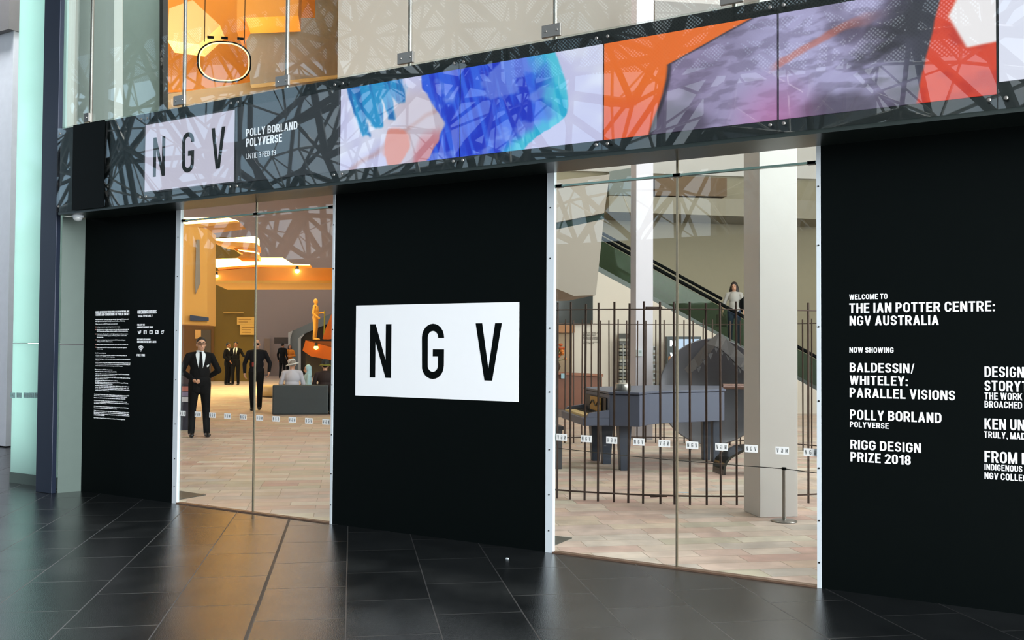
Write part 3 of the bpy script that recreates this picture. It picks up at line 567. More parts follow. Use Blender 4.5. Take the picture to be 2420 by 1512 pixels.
# ------------------------------------------------------------------ left end : navy column, grey reveal, teal glass, white wall
bm = new(); bxx(bm, -10.15, -9.865, 6.50, 6.555, 0, 11.5); struct('column_navy', bm, mat('navy_steel', (30, 38, 54), .4, .2, spec=.3), bevel=.006)
bm = new(); prism(bm, [V((-9.86, 6.57, 0)), V((-9.795, 6.83, 0)), V((-9.86, 6.83, 0))], (0, 0, 2.99)); struct('wall_reveal', bm, mat('grey_panel', (84, 98, 92), .4, spec=.3))
bm = new(); box(bm, V((-9.828, 6.699, 1.60)), (.004, .27, .012), Matrix.Rotation(-.245, 3, 'Z')); o = obj('panel_joint', bm, DSTEEL, bpy.data.objects['wall_reveal'])
TEAL = mat('teal_glass', (190, 216, 211), .06, spec=.8, coat=.6, var=.08, scale=1.5)
_t = TEAL.node_tree; _tl = _t.nodes.new('ShaderNodeBsdfTranslucent'); _tl.inputs['Color'].default_value = lin((206, 230, 225))+(1,); _mx = _t.nodes.new('ShaderNodeMixShader'); _mx.inputs[0].default_value = .55
_t.links.new(_t.nodes['Principled BSDF'].outputs[0], _mx.inputs[1]); _t.links.new(_tl.outputs[0], _mx.inputs[2]); _t.links.new(_mx.outputs[0], _t.nodes['Material Output'].inputs['Surface'])
for (z0, z1, k) in ((.12, 1.605, 1), (1.612, 11.5, 2)):
    bm = new(); bxx(bm, -11.08, -10.16, 6.78, 6.80, z0, z1); struct('window_2%d' % k, bm, TEAL)
bm = new(); bxx(bm, -11.08, -10.16, 6.77, 6.82, 0, .12); struct('baseboard_left', bm, mat('grey_panel'))
p = at_y(13, 1061, 9.0); bm = new(); bxx(bm, -40, p.x, 9.0, 9.3, 0.02, 6.5); struct('wall_white', bm, mat('white_wall', (226, 228, 236), .6))
bm = new(); bxx(bm, -40, at_y(20, 100, 8.9).x, 8.9, 9.3, 6.5, 14); struct('wall_shaded_upper', bm, mat('white_wall_shaded', (120, 116, 116), .6))  # shade on the upper white wall put into its grey colour
t = thing('teal_decals', 'row of small frosted logo squares on the pale teal glass at the left end', 'decal', (-10.6, 6.775, .9))
for px in (30, 45, 62, 75, 88):
    q = at_y(px, 934, 6.778); bm = new(); bxx(bm, q.x-.05, q.x+.05, 6.7775, 6.779, q.z-.03, q.z+.03); dq = obj('logo_decal', bm, mat('decal_grey', (150, 188, 186)), t)
    bm = new(); logo_letters(bm, q.x-.05, q.x+.05, q.z-.03, q.z+.03, 6.7775, .0006); obj('lettering', bm, TEAL, dq)
# ------------------------------------------------------------------ atrium behind the camera (seen mirrored in the glass)
YW = -9.0
bm = new(); bxx(bm, -46, 8, YW-.4, YW-.1, 0, 4.3); struct('wall_atrium_base', bm, mat('dark_render', (46, 46, 46), .6))
bm = new(); bxx(bm, -46, 8, YW-1.5, YF+.3, 13.0, 13.3); struct('ceiling_atrium', bm, mat('roof_grey', (96, 96, 96), .6))
def lattice(name, y, seed, dx, dz, r0, r1, m, z0=4.3, z1=13):
    rd = random.Random(seed); nx = int(54/dx)+1; nz_ = int(round((z1-z0)/dz)); N = {}
    for i in range(nx+1):
        for k in range(nz_+1):
            N[i, k] = V((-46+i*dx+(rd.uniform(-.42, .42)*dx), y+rd.uniform(-.35, .35), z0+k*dz+(rd.uniform(-.4, .4)*dz if 0 < k < nz_ else 0)))
    bm = new()
    for i in range(nx+1):
        for k in range(nz_+1):
            for di, dk in ((1, 0), (0, 1), ((1, 1) if rd.random() < .5 else (1, -1))):
                q = N.get((i+di, k+dk))
                if q and (dk or 0 < k < nz_): cyl(bm, N[i, k], q, rd.uniform(r0, r1), None, 6)
    return struct(name, bm, m)
TUBE = mat('atrium_tube', (74, 76, 76), .35, .6)
lattice('wall_atrium_frame', YW, 3, 1.75, 1.75, .05, .13, TUBE); lattice('wall_atrium_frame_outer', YW-1.4, 11, 2.2, 2.2, .05, .14, mat('atrium_tube_dark', (44, 46, 48), .3, .7)); lattice('wall_atrium_mullions', YW-.5, 17, 1.3, 1.2, .018, .045, mat('atrium_tube_pale', (170, 174, 172), .25, .7))
rd = random.Random(21)
BT = [mat('tower_%d' % k, c, .6, var=.25, scale=.4) for k, c in enumerate(((130, 136, 142), (92, 98, 102), (160, 158, 152), (60, 70, 66)))]
x = -80
while x < 14:
    w_ = rd.uniform(4, 9); h = rd.choice((3, 4, 5, 6, 8, 10, 13))+rd.uniform(0, 1.5); bm = new(); y = rd.uniform(-34, -24); bxx(bm, x, x+w_, y-6, y, 0, h)
    for k in range(int(h/1.6)): bxx(bm, x+.3, x+w_-.3, y, y+.12, 1+k*1.6, 1.8+k*1.6)
    o = obj('city_building', bm, rd.choice(BT)); o['kind'] = 'structure'; x += w_+rd.uniform(0, 2.5)
def perforated(name, rgb, pitch, rad):
    m = bpy.data.materials.new(name); m.use_nodes = True; t = m.node_tree; p = t.nodes['Principled BSDF']; L = t.links.new
    p.inputs['Base Color'].default_value = lin(rgb)+(1,); p.inputs['Roughness'].default_value = .45; p.inputs['Metallic'].default_value = .3
    tc = t.nodes.new('ShaderNodeTexCoord'); sp = t.nodes.new('ShaderNodeSeparateXYZ'); L(tc.outputs['Object'], sp.inputs[0])
    cb = t.nodes.new('ShaderNodeCombineXYZ'); L(sp.outputs['X'], cb.inputs[0]); L(sp.outputs['Z'], cb.inputs[1])
    mp = t.nodes.new('ShaderNodeMapping'); mp.inputs['Rotation'].default_value = (0, 0, math.pi/4); mp.inputs['Scale'].default_value = (1/pitch, 1/pitch, 1); L(cb.outputs[0], mp.inputs[0])
    fr = t.nodes.new('ShaderNodeVectorMath'); fr.operation = 'FRACTION'; L(mp.outputs[0], fr.inputs[0])
    ds = t.nodes.new('ShaderNodeVectorMath'); ds.operation = 'DISTANCE'; ds.inputs[1].default_value = (.5, .5, 0); L(fr.outputs[0], ds.inputs[0])
    lt = t.nodes.new('ShaderNodeMath'); lt.operation = 'LESS_THAN'; lt.inputs[1].default_value = rad; L(ds.outputs['Value'], lt.inputs[0])
    tr = t.nodes.new('ShaderNodeBsdfTransparent'); mx = t.nodes.new('ShaderNodeMixShader'); L(lt.outputs[0], mx.inputs[0]); L(p.outputs[0], mx.inputs[1]); L(tr.outputs[0], mx.inputs[2])
    L(mx.outputs[0], t.nodes['Material Output'].inputs['Surface']); return m
PERF = perforated('perforated_zinc', (120, 120, 118), .062, .34)
for i, (x0, x1, za, zb) in enumerate(((-46, -26, 11.0, 10.6), (-26, -19.5, 10.8, 10.0), (-19.5, -13.5, 9.5, 8.9), (-13.5, -7.5, 8.4, 7.9), (-7.5, -2.5, 7.7, 7.4), (-2.5, 8, 10.5, 11.5))):
    bm = new(); prism(bm, [V((x0, YW+.45, za)), V((x1-.05, YW+.45, zb)), V((x1-.05, YW+.45, 13)), V((x0, YW+.45, 13))], (0, .004, 0))
    struct('wall_perforated_%d' % (i+1), bm, PERF)
# a lattice roof plane over the plaza for the reflections in the upper glass is the same frame folded forward
# ------------------------------------------------------------------ hall shell
def pb(px, b): return [at_b(x, y, b) for x, y in px]
def poly(name, px, b, th, m, parent=None, kind=True, label=None, bevel=0):
    bm = new(); prism(bm, pb(px, b), GB*th); o = obj(name, bm, m, parent, bevel)
    if parent is None and kind: o['kind'] = 'structure'
    if label: o['label'] = label
    return o
def pyz(px, Y): return [at_y(x, y, Y) for x, y in px]
CREAM = mat('wall_cream', (200, 192, 180), .7, var=.03, scale=1.2)
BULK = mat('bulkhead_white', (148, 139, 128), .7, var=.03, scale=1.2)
WARMW = mat('wall_warm', (222, 190, 140), .7, var=.03, scale=1.2)
AMBER_LIT = mat('amber_lit_panel', (234, 164, 72), .55, var=.05, scale=.8)  # warm light of the hall put into the amber colour
GOLD_LIT = mat('wall_gold_lit', (124, 104, 36), .6, var=.1, scale=.6)  # glow of the warm lamp put into this wall's gold
MAUVE = mat('wall_mauve', (172, 158, 156), .7, var=.05, scale=.5)
DARKG = mat('dark_glazing', (22, 32, 32), .1, spec=.6)
BROWN = mat('brown_panel', (104, 80, 50), .6)
OLIVE = mat('olive_wall', (150, 142, 118), .7, var=.04)
bl = at_b(792, 700, 26.5).dot(GA)
bm = new(); gbox(bm, bl, 34, 26.5, 26.8, 0, 14); struct('wall_hall_back', bm, OLIVE)
bm = new(); gbox(bm, bl, 34, 26.38, 26.5, 6.4, 13); struct('wall_hall_upper', bm, mat('upper_white', (206, 203, 198), .7, var=.02, scale=1))
bm = new(); gbox(bm, bl, bl+.3, 26.8, 54, 0, 14); struct('wall_hall_side', bm, MAUVE)
bm = new(); gbox(bm, -40, bl+.3, 54, 54.3, 0, 14); struct('wall_far', bm, MAUVE)
bm = new(); gbox(bm, 34, 34.3, 5, 26.8, 0, 14); struct('wall_hall_right', bm, CREAM)
bm = new(); prism(bm, [V((-10.2, YF+.2, 13)), V((28, YF+.2, 13)), V((28, 62, 13)), V((-75, 62, 13)), V((-75, 14, 13))], (0, 0, .3)); struct('ceiling_hall', bm, CREAM)
bm = new(); prism(bm, [V((-10.5, YF+.02, 0)), V((-10.4, YF+.02, 0)), V((-10.4, 7.05, 0)), V((-13.8, 9.6, 0)), V((-13.95, 9.5, 0)), V((-10.5, 7.03, 0))], (0, 0, 13)); struct('wall_return', bm, mat('pale_grey_green', (186, 194, 190), .6, var=.03))
bm = new(); bxx(bm, -30, -13.8, 9.32, 9.6, 0, 13); struct('wall_hall_left', bm, CREAM)
bm = new(); bxx(bm, 6, 26, YF, YF+.2, 0, 13); struct('wall_far_right', bm, CREAM)
# folded white bulkheads on the left of the second door, dark slot and window behind them
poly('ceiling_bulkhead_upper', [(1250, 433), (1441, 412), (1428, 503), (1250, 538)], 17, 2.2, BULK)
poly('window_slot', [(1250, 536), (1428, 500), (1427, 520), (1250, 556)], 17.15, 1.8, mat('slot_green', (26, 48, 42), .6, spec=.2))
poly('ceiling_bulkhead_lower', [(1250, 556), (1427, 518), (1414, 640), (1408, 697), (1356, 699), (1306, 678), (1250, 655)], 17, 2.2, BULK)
poly('window_dark', [(1240, 640), (1401, 640), (1401, 766), (1240, 766)], 23.22, .07, DARKG)
poly('wall_under_escalator', [(1240, 590), (1325, 590), (1420, 645), (1725, 808), (1935, 925), (2112, 1010), (1240, 1000)], 23.3, .2, CREAM)
al = sthing('wall_alcove', at_b(1320, 880, 23.0))
poly('alcove_back', [(1240, 784), (1352, 784), (1352, 985), (1240, 985)], 23.24, .05, mat('alcove_tan', (150, 128, 100), .6), al)
poly('alcove_head', [(1240, 768), (1358, 768), (1358, 786), (1240, 786)], 23.12, .17, mat('alcove_brown', (150, 100, 52), .5), al)
# balcony and brown band over the escalator
poly('trim_balcony', [(1440, 462), (2000, 476), (2000, 520), (1440, 500)], 24.8, 1.6, mat('balcony_grey', (134, 128, 110), .6))
poly('trim_brown_band', [(1548, 415), (1718, 420), (1718, 464), (1548, 462)], 25.6, .8, BROWN)
poly('trim_brown_band_left', [(1500, 395), (1500, 462), (1440, 460), (1440, 405)], 25.7, .8, mat('grey_green', (110, 118, 112), .5))
# columns
p = at_z(1795, 1223); a0, b0 = p.dot(GA), p.dot(GB)
bm = new(); gbox(bm, a0, a0+.385, b0, b0+.39, 0, 13); struct('column_front', bm, mat('column_white', (210, 206, 202), .6, var=.02), bevel=.006)
p = at_z(1502, 1039); a1 = p.dot(GA); b1 = p.dot(GB)
bm = new(); gbox(bm, a1, a1+.31, b1, b1+.35, 0, 13); struct('column_rear', bm, mat('column_lilac', (200, 196, 204), .6, var=.02), bevel=.006)
# ------------------------------------------------------------------ left hall seen through the first door
poly('ceiling_bulkhead_amber', [(380, 528), (490, 540), (490, 768), (380, 764)], 20, 1.2, AMBER_LIT)
poly('trim_dark_strip', [(449, 744), (492, 750), (492, 758), (449, 757)], 19.9, .1, mat('slate_blue', (62, 66, 82), .4))
poly('trim_grey_stripe', [(464, 566), (471, 566), (473, 668), (462, 694), (461, 668)], 19.95, .05, mat('stripe_grey', (150, 132, 112), .5))
poly('wall_gold_lit_panel', [(380, 560), (606, 560), (606, 912), (380, 918)], 46.2, .3, GOLD_LIT)
poly('trim_gold_line', [(528, 738), (575, 738), (575, 740), (528, 740)], 46.1, .1, mat('pale_gold', (230, 190, 110), .5))
poly('wall_brown_opening', [(380, 768), (505, 768), (505, 914), (380, 916)], 46, .15, mat('brown_wall', (116, 84, 44), .6))
poly('door_3', [(475, 779), (498, 779), (498, 912), (475, 913)], 45.9, .08, mat('door_grey', (84, 80, 76), .5))
poly('window_lit', [(461, 779), (475, 779), (475, 800), (461, 800)], 45.9, .05, mat('pale_amber', (236, 190, 120), .6))
poly('door_4', [(624, 800), (638, 800), (638, 884), (624, 884)], 53.8, .1, mat('door_pale', (160, 138, 122), .5))
bmn = sthing('ceiling_beam', at_b(640, 668, 30))
poly('beam_face', [(512, 640), (600, 632), (820, 633), (820, 664), (505, 664)], 30, 3, AMBER_LIT, bmn)
poly('beam_lip', [(503, 663), (820, 663), (820, 669), (503, 669)], 29.8, 3.4, mat('lip_gold', (240, 190, 90), .5), bmn)
GLOW = mat('lit_cove', (250, 220, 160), .5, emit=(255, 194, 96), estr=18)
for nm, pan, lit, b, lab in (('ceiling_light', [(380, 520), (440, 541), (567, 525), (560, 522), (440, 530), (380, 512)], [(380, 512), (440, 531), (562, 521), (535, 513), (420, 514)], 24, 'glowing amber folded ceiling panel highest in the first doorway'),
                         ('ceiling_light', [(497, 566), (525, 577), (600, 586), (606, 586), (606, 574), (525, 570)], [(500, 565), (540, 572), (606, 574), (606, 558), (590, 559)], 28, 'pointed glowing amber ceiling panel in the middle of the first doorway'),
                         ('ceiling_light', [(552, 588), (575, 600), (560, 608), (606, 608), (606, 597), (580, 595)], [(562, 590), (585, 596), (606, 598), (606, 592)], 29, 'small forked amber ceiling panel under the pointed one'),
                         ('ceiling_light', [(515, 637), (600, 631), (735, 633), (735, 627), (600, 626), (515, 632)], [(490, 612), (490, 624), (512, 628), (515, 634), (600, 628), (732, 630), (732, 625), (692, 624), (668, 609), (606, 609)], 31, 'brightest long ceiling light glowing above the amber beam')):
    t = thing(nm, lab, 'light', at_b(*pan[0], b), 'amber folded ceiling lights'); poly('panel', pan, b, 1.4, AMBER_LIT, t); poly('lamp_strip', lit, b+.2, .9, GLOW, t)
def lamp(px, b, r, label, col=(255, 236, 190), es=12):
    c = at_b(*px, b); t = thing('spotlight', label, 'lamp', c)
    bm = new(); cyl(bm, c+V((0, 0, r*.6)), c+V((0, 0, r*2.2)), r*.8, r*.6, 12); obj('housing', bm, DSTEEL, t)
    bm = new(); ball(bm, c, r); obj('bulb', bm, mat('bulb_%d_%d' % px, (255, 240, 210), emit=col, estr=es), t, smooth=True)
lamp((702, 640), 29.92, .07, 'bright round spotlight on the amber beam in the first doorway')
lamp((512, 652), 29.92, .05, 'small lamp at the left end of the amber beam')
# upper hall behind the clerestory glass
bm = new(); prism(bm, pyz([(120, 310), (270, 300), (270, -60), (120, -60)], 7.7), (0, .12, 0)); struct('wall_upper_pale', bm, mat('pale_grey_green', (186, 194, 190), .6, var=.03))
bm = new(); prism(bm, pyz([(290, 290), (383, 270), (383, -60), (290, -60)], 8.7), (0, .05, 0)); struct('window_upper_green', bm, mat('green_grey_glass', (166, 184, 178), .2))
bm = new(); prism(bm, pyz([(377, 270), (385, 268), (385, -60), (377, -60)], 8.5), (0, .08, 0)); struct('trim_mullion', bm, DSTEEL)
bm = new(); prism(bm, pyz([(268, 292), (274, 292), (274, -60), (268, -60)], 7.9), (0, .08, 0)); struct('trim_mullion_left', bm, DSTEEL)
poly('ceiling_amber_upper', [(200, 220), (760, 200), (760, -60), (200, -60)], 33, .3, AMBER_LIT)
poly('ceiling_amber_fold', [(400, 20), (455, 0), (520, 60), (470, 105), (395, 95)], 29, 1.2, WARMW)
poly('ceiling_amber_wedge', [(560, -20), (707, -40), (705, 37), (580, 42), (560, 75)], 28, 1.4, AMBER_LIT)
poly('wall_upper_grey', [(592, 200), (578, 60), (600, 42), (745, 42), (745, -60), (860, -60), (860, 170)], 30, .4, mat('upper_grey', (150, 150, 146), .6))
poly('wall_upper_base', [(270, 240), (760, 170), (900, 170), (900, 260), (270, 300)], 31, .4, mat('upper_base', (176, 166, 150), .6))
poly('wall_upper_right', [(1548, 80), (1548, -80), (2100, -80), (2100, 0)], 22, .3, mat('upper_light', (172, 170, 168), .6))
t = thing('loop_light', 'black rimmed pill shaped loop light glowing in the amber upper hall', 'light', at_b(530, 190, 26.5))
c = at_b(530, 146, 26.5); pts = []
for u, v in _stad(-1, 1, -1, 1, .85, 8): pts.append(c+GA*(u*.66)+V((0, 0, v*.52)))
bm = new(); tube(bm, pts+[pts[0]], .02, 8); obj('rim', bm, BLK, t, smooth=True)
bm = new(); tube(bm, [c+(q-c)*.94 for q in pts+[pts[0]]], .016, 8); obj('lamp_ring', bm, mat('ring_glow', (255, 236, 180), emit=(255, 226, 160), estr=1.6), t, smooth=True)
for dx in (-.5, .5):
    bm = new(); pq = c+GA*dx+V((0, 0, .5)); cyl(bm, pq, V((pq.x, pq.y, 13)), .01, None, 6); obj('suspension_rod', bm, BLK, t)
for k, dx in enumerate((-.35, 0, .4)):
    bm = new(); pq = c+GA*dx+V((0, 0, .62)); box(bm, pq, (.16, .05, .06), RG); o = obj('track_spot', bm, BLK, t)
# ------------------------------------------------------------------ escalator
def rail_line(f, xs, b): return [at_b(x, f(x), b) for x in xs]
near, far = 23.6, 24.8
fb = lambda x: 632+(x-1420)*.55
ft = lambda x: 567+(x-1430)*.554
t = thing('escalator', 'escalator with green glass balustrades rising behind the cage to the upper left', 'escalator', at_b(1935, 1000, near))
EG = glass('escalator_glass', (.60, .68, .63), .12); xs = [1385, 2000]
for b in (near, far):
    bm = new(); prism(bm, [at_b(x, ft(x)+6, b) for x in xs]+[at_b(x, fb(x), b) for x in xs[::-1]], GB*.015); obj('balustrade', bm, EG, t)
bm = new(); tube(bm, rail_line(ft, [1385, 1755, 2010], near), .045, 10); obj('handrail', bm, BLK, t, smooth=True)
bm = new(); tube(bm, rail_line(lambda x: 555+(x-1430)*.549, [1385, 1706], far), .04, 10); obj('handrail', bm, BLK, t, smooth=True)
bm = new(); prism(bm, [at_b(x, fb(x), near-.12) for x in (1385, 2100)]+[at_b(x, fb(x)+17, near-.12) for x in (2100, 1385)], GB*1.4); obj('skirt', bm, mat('skirt_green', (54, 62, 58), .35, .4), t)
bm = new(); prism(bm, [at_b(x, fb(x)+17, near-.14) for x in (1700, 2100)]+[at_b(x, fb(x)+20, near-.14) for x in (2100, 1700)], GB*.05); obj('edge_strip', bm, WHITE, t)
bm = new(); prism(bm, [at_b(x, fb(x)+21, near-.13) for x in (1850, 2090)]+[at_b(2090, 1004, near-.13), at_b(1850, 1004, near-.13)], GB*.03); obj('lower_panel', bm, mat('lower_green', (70, 84, 78), .4), t)
c = at_b(1676, 787, near-.2); bm = new(); box(bm, c, (.26, .04, .08), Matrix.Rotation(GANG, 3, 'Z') @ Matrix.Rotation(math.radians(29), 3, 'Y')); obj('step_lamp', bm, mat('step_glow', (255, 190, 90), emit=(255, 190, 100), estr=2), t)
# ------------------------------------------------------------------ wall text, book rack, thermostat, posters, light box, desk
def text_g(s, xa, xb, yb, yt, b, parent, m, bold=.165):
    p = at_b(xa, yb, b); q = at_b(xb, yb, b); h = (at_b(xa, yt, b)-p).z
    bm = text_bm(s, 0, (q-p).dot(GA), 0, h, 0, bold); bm.transform(Matrix.Translation(p) @ Matrix.Rotation(GANG, 4, 'Z')); return obj('lettering', bm, m, parent)
GREYT = mat('grey_vinyl', (90, 86, 80), .6)
t = thing('wall_text', 'small grey lettering on the cream wall above the wooden desk', 'sign', at_b(1395, 815, 23.28))
for s, xa, xb, yb, yt in (('ACCESS TO ALL', 1376, 1413, 788, 784.5), ('MEETING POINT', 1376, 1408, 793.5, 790), ('THE IAN POTTER CENTRE', 1376, 1413, 798.5, 795.5), ('AT FEDERATION SQUARE', 1376, 1414, 802, 799), ('OPEN DAILY FROM TEN AM', 1376, 1418, 809, 806.5), ('FREE ENTRY', 1376, 1404, 812, 810)):
    text_g(s, xa, xb, yb, yt, 23.28, t, GREYT)
t = thing('book_rack', 'dark rack of books and leaflets against the wall left of the rear column', 'rack', at_b(1476, 1000, 22.9))
poly('back_panel', [(1463, 788), (1488, 788), (1488, 996), (1463, 996)], 23.1, .12, mat('rack_dark', (40, 38, 28), .5), t)
rd = random.Random(5)
for k in range(14):
    y = 800+k*8.2; bm = new(); prism(bm, pb([(1464.5, y+6), (1487, y+6), (1487, y), (1464.5, y)], 22.95), GB*.12)
    obj('leaflet', bm, mat('leaflet_%d' % (k % 3), [(150, 150, 140), (70, 72, 70), (110, 104, 84)][k % 3], .5), t)
t = thing('thermostat', 'small white control box on the rear lilac column', 'control box', at_b(1511, 842, b1-.04))
poly('case', [(1504, 826), (1518, 826), (1518, 842), (1504, 842)], b1-.06, .055, WHITE, t, bevel=.006); poly('window', [(1510, 828), (1516, 828), (1516, 834), (1510, 834)], b1-.062, .004, mat('lcd', (150, 165, 165), .3), t)
for k in range(5):
    y = 818+k*21; o = poly('poster', [(1543, y), (1552, y), (1552, y+15), (1543, y+15)], 23.2, .03, WHITE, None, False); tag(o, 'small pale poster beside the rear column, %s of five' % ['topmost', 'second highest', 'middle one', 'second lowest', 'lowest'][k], 'poster', 'small posters by the rear column')
    poly('picture', [(1544.5, y+2), (1550.5, y+2), (1550.5, y+9), (1544.5, y+9)], 23.19, .012, mat('poster_grey', (96, 96, 92), .5), o)
t = thing('light_box', 'tall dark framed screen glowing pale blue with white letters on its left strip', 'screen', at_b(1616, 1000, 22.4))
poly('frame', [(1576, 795), (1657, 795), (1657, 1002), (1576, 1002)], 22.5, .15, mat('teal_black', (16, 38, 42), .4), t)
poly('screen', [(1604, 801), (1653, 801), (1653, 925), (1604, 925)], 22.48, .02, mat('screen_sky', (40, 40, 40), emit=(190, 214, 244), estr=1.1), t)
poly('screen_dune', [(1604, 885), (1653, 872), (1653, 925), (1604, 925)], 22.475, .006, mat('screen_dune', (40, 40, 40), emit=(206, 190, 190), estr=.9), t)
poly('orange_shape', [(1580, 843), (1590, 838), (1597, 860), (1594, 880), (1580, 876)], 22.48, .02, mat('orange_glow', (60, 40, 30), emit=(176, 116, 60), estr=.7), t)
poly('lower_screen', [(1580, 882), (1600, 880), (1600, 902), (1582, 902)], 22.48, .02, mat('screen_pale', (40, 40, 40), emit=(206, 222, 240), estr=1), t)
for s, yb, yt in (('N', 818, 804), ('V', 847, 833)): text_g(s, 1583, 1596, yb, yt, 22.47, t, mat('lit_white', (230, 230, 230), emit=(235, 245, 255), estr=1.1), .2)
t = thing('reception_desk', 'brown timber reception desk behind the cage bars', 'desk', at_z(1365, 985))
b = at_z(1365, 985).dot(GB); WOOD = mat('desk_timber', (112, 66, 44), .45, var=.2, scale=6)
poly('front', [(1240, 882), (1423, 890), (1423, 986), (1240, 986)], b, .4, WOOD, t, bevel=.01); poly('counter_top', [(1240, 876), (1426, 884), (1426, 890), (1240, 882)], b-.06, .5, mat('desk_top', (136, 84, 58), .35, var=.15), t)
poly('plinth', [(1240, 968), (1405, 968), (1405, 986), (1240, 986)], b-.1, .1, mat('plinth_taupe', (96, 82, 76), .5), t)
for k, (xa, xb) in enumerate(((1306, 1318), (1326, 1338))):
    o = poly('card', [(xa, 882), (xb, 882), (xb, 894), (xa, 894)], b-.09, .02, mat('card_%d' % k, [(200, 205, 205), (140, 175, 190)][k], .4), None, False); tag(o, ['small black and white card on the reception desk front', 'small blue card on the reception desk front'][k], 'card')
t = thing('flower_arrangement', 'orange flower arrangement in a vase on the reception desk', 'flowers', at_b(1313, 876, b+.2)); rd = random.Random(2); c = at_b(1313, 876, b+.2)
bm = new(); lathe(bm, [(.08, 0), (.12, .1), (.07, .22), (.08, .24)], c, 16); obj('vase', bm, mat('vase_brown', (60, 40, 24), .3), t, smooth=True)
for k in range(26):
    q = c+V((rd.uniform(-.2, .2), rd.uniform(-.15, .15), rd.uniform(.26, .62))); bm = new(); cyl(bm, c+V((0, 0, .2)), q, .006, None, 5); obj('stem', bm, mat('stem_green', (80, 96, 40), .6), t)
    bm = new(); ball(bm, q, (rd.uniform(.035, .06),)*2+(.035,), None, 8, 6); obj('bloom', bm, mat('bloom_%d' % (k % 2), [(214, 128, 54), (180, 84, 36)][k % 2], .6), t, smooth=True)
# ------------------------------------------------------------------ the installation : cage, piano, dish, sheet metal, barrier
RUST = mat('rust_rod', (74, 58, 50), .55, .5, var=.35, scale=14)
CC, CR = G(4.18, 13.12), 3.36
t = thing('rod_cage', 'round cage of thin rusty upright rods around the grey piano', 'cage', CC)
rd = random.Random(9); N = 134; lst = []
for i in range(N):
    a = 2*math.pi*i/N+rd.uniform(-.004, .004); p = CC+V((math.cos(a)*CR, math.sin(a)*CR, 0)); d = p-CAMP; px = 1210+FPX*d.dot(RT)/d.dot(FW)
    key = 0 if 1300 < px < 1950 and d.dot(FW) < 13 else (1 if 1300 < px < 1950 else 2); lst.append((key, d.length, p))
lst.sort(key=lambda e: (e[0], e[1])); rest = new()
for k, (_, _, p) in enumerate(lst):
    tp = p+V((rd.uniform(-.012, .012), rd.uniform(-.012, .012), 2.07+rd.uniform(-.01, .015)))
    bm = new() if k < 100 else rest; cyl(bm, p, tp, .0115, None, 12)
    if k < 100: obj('rod', bm, RUST, t, smooth=True)
o = obj('rod', rest, RUST, t, smooth=True); o['kind'] = 'stuff'
for z, r in ((2.0, .006), (.09, .009)):
    bm = new(); pts = [CC+V((math.cos(2*math.pi*i/90)*(CR+.012), math.sin(2*math.pi*i/90)*(CR+.012), z)) for i in range(91)]; tube(bm, pts, r, 6); obj('hoop', bm, RUST, t)
for px, py in ((1534, 727), (1545, 1172)):
    d = ray(px, py); f2 = V((d.x, d.y, 0)); oc = CAMP-CC; oc.z = 0; A_, B_, C_ = f2.dot(f2), 2*f2.dot(oc), oc.dot(oc)-CR*CR; s = (-B_-math.sqrt(B_*B_-4*A_*C_))/(2*A_); q = CAMP+d*s
    bm = new(); box(bm, q, (.07, .03, .022), RG); cyl(bm, q+GA*.03, q+GA*.14, .012, None, 8); obj('clip', bm, RUST, t)
# piano
PG = mat('piano_grey', (88, 94, 112), .4, spec=.4, var=.05); PD = mat('piano_dark', (20, 20, 22), .4); BR = mat('piano_brass', (176, 138, 60), .35, .5)
t = thing('grand_piano', 'blue grey grand piano on tapered legs inside the rod cage', 'piano', at_z(1540, 1050))
top = [at_z(x, y, 1.0) for x, y in ((1440, 932), (1512, 934), (1535, 931), (1560, 929.5), (1640, 927.5), (1712, 925.5), (1700, 917), (1560, 915.5), (1382, 920.5))]
bm = new(); prism(bm, [p+V((0, 0, -.4)) for p in top[0:9]], (0, 0, .40)); 
obj('body', bm, PG, t, .01)
cen = sum(top, V())/len(top)
bm = new(); prism(bm, [p+(p-cen).normalized()*.02+V((0, 0, .006)) for p in top], (0, 0, .03)); obj('lid', bm, PG, t, .006)
K1, K0 = top[0], top[8]; out = (K0-K1).normalized(); outn = V((out.y, -out.x, 0)); outn = outn if outn.dot(GA) < 0 else -outn
def kp(u, w, z): 
    q = K1+(K0-K1)*u+outn*w; q.z = z; return q
bm = new(); prism(bm, [kp(0, 0, .60), kp(1, 0, .60), kp(1, .34, .60), kp(0, .34, .60)], (0, 0, .10)); obj('key_bed', bm, PG, t, .008)
bm = new(); prism(bm, [kp(.06, .02, .70), kp(.94, .02, .70), kp(.94, .30, .70), kp(.06, .30, .70)], (0, 0, .03)); kb = obj('keyboard', bm, mat('key_ivory', (206, 178, 120), .4), t)
for i in range(35):
    if i % 7 in (2, 6): continue
    u = .07+.86*(i+.7)/35; bm = new(); prism(bm, [kp(u, .03, .73), kp(u+.012, .03, .73), kp(u+.012, .17, .73), kp(u, .17, .73)], (0, 0, .012)); obj('black_key', bm, PD, kb)
for u in (.0, .95):
    bm = new(); prism(bm, [kp(u, 0, .70), kp(u, .30, .70), kp(u, .26, .76), kp(u, .0, .80)], (K0-K1)*.05); obj('cheek', bm, PG, t)
bm = new(); prism(bm, [kp(.07, .01, .75), kp(.93, .01, .75), kp(.93, .01, .95), kp(.07, .01, .95)], outn*.012); obj('fallboard', bm, PD, t)
bm = new(); prism(bm, [kp(.20, .035, .76), kp(.62, .035, .76), kp(.62, .035, .94), kp(.20, .035, .94)], outn*.012); obj('brass_panel', bm, BR, t)
bm = new(); pts = [kp(.2+.42*i/12, .055, .86+.035*math.sin(i*.9)) for i in range(13)]; tube(bm, pts, .008, 6); obj('brass_scroll', bm, PD, t)
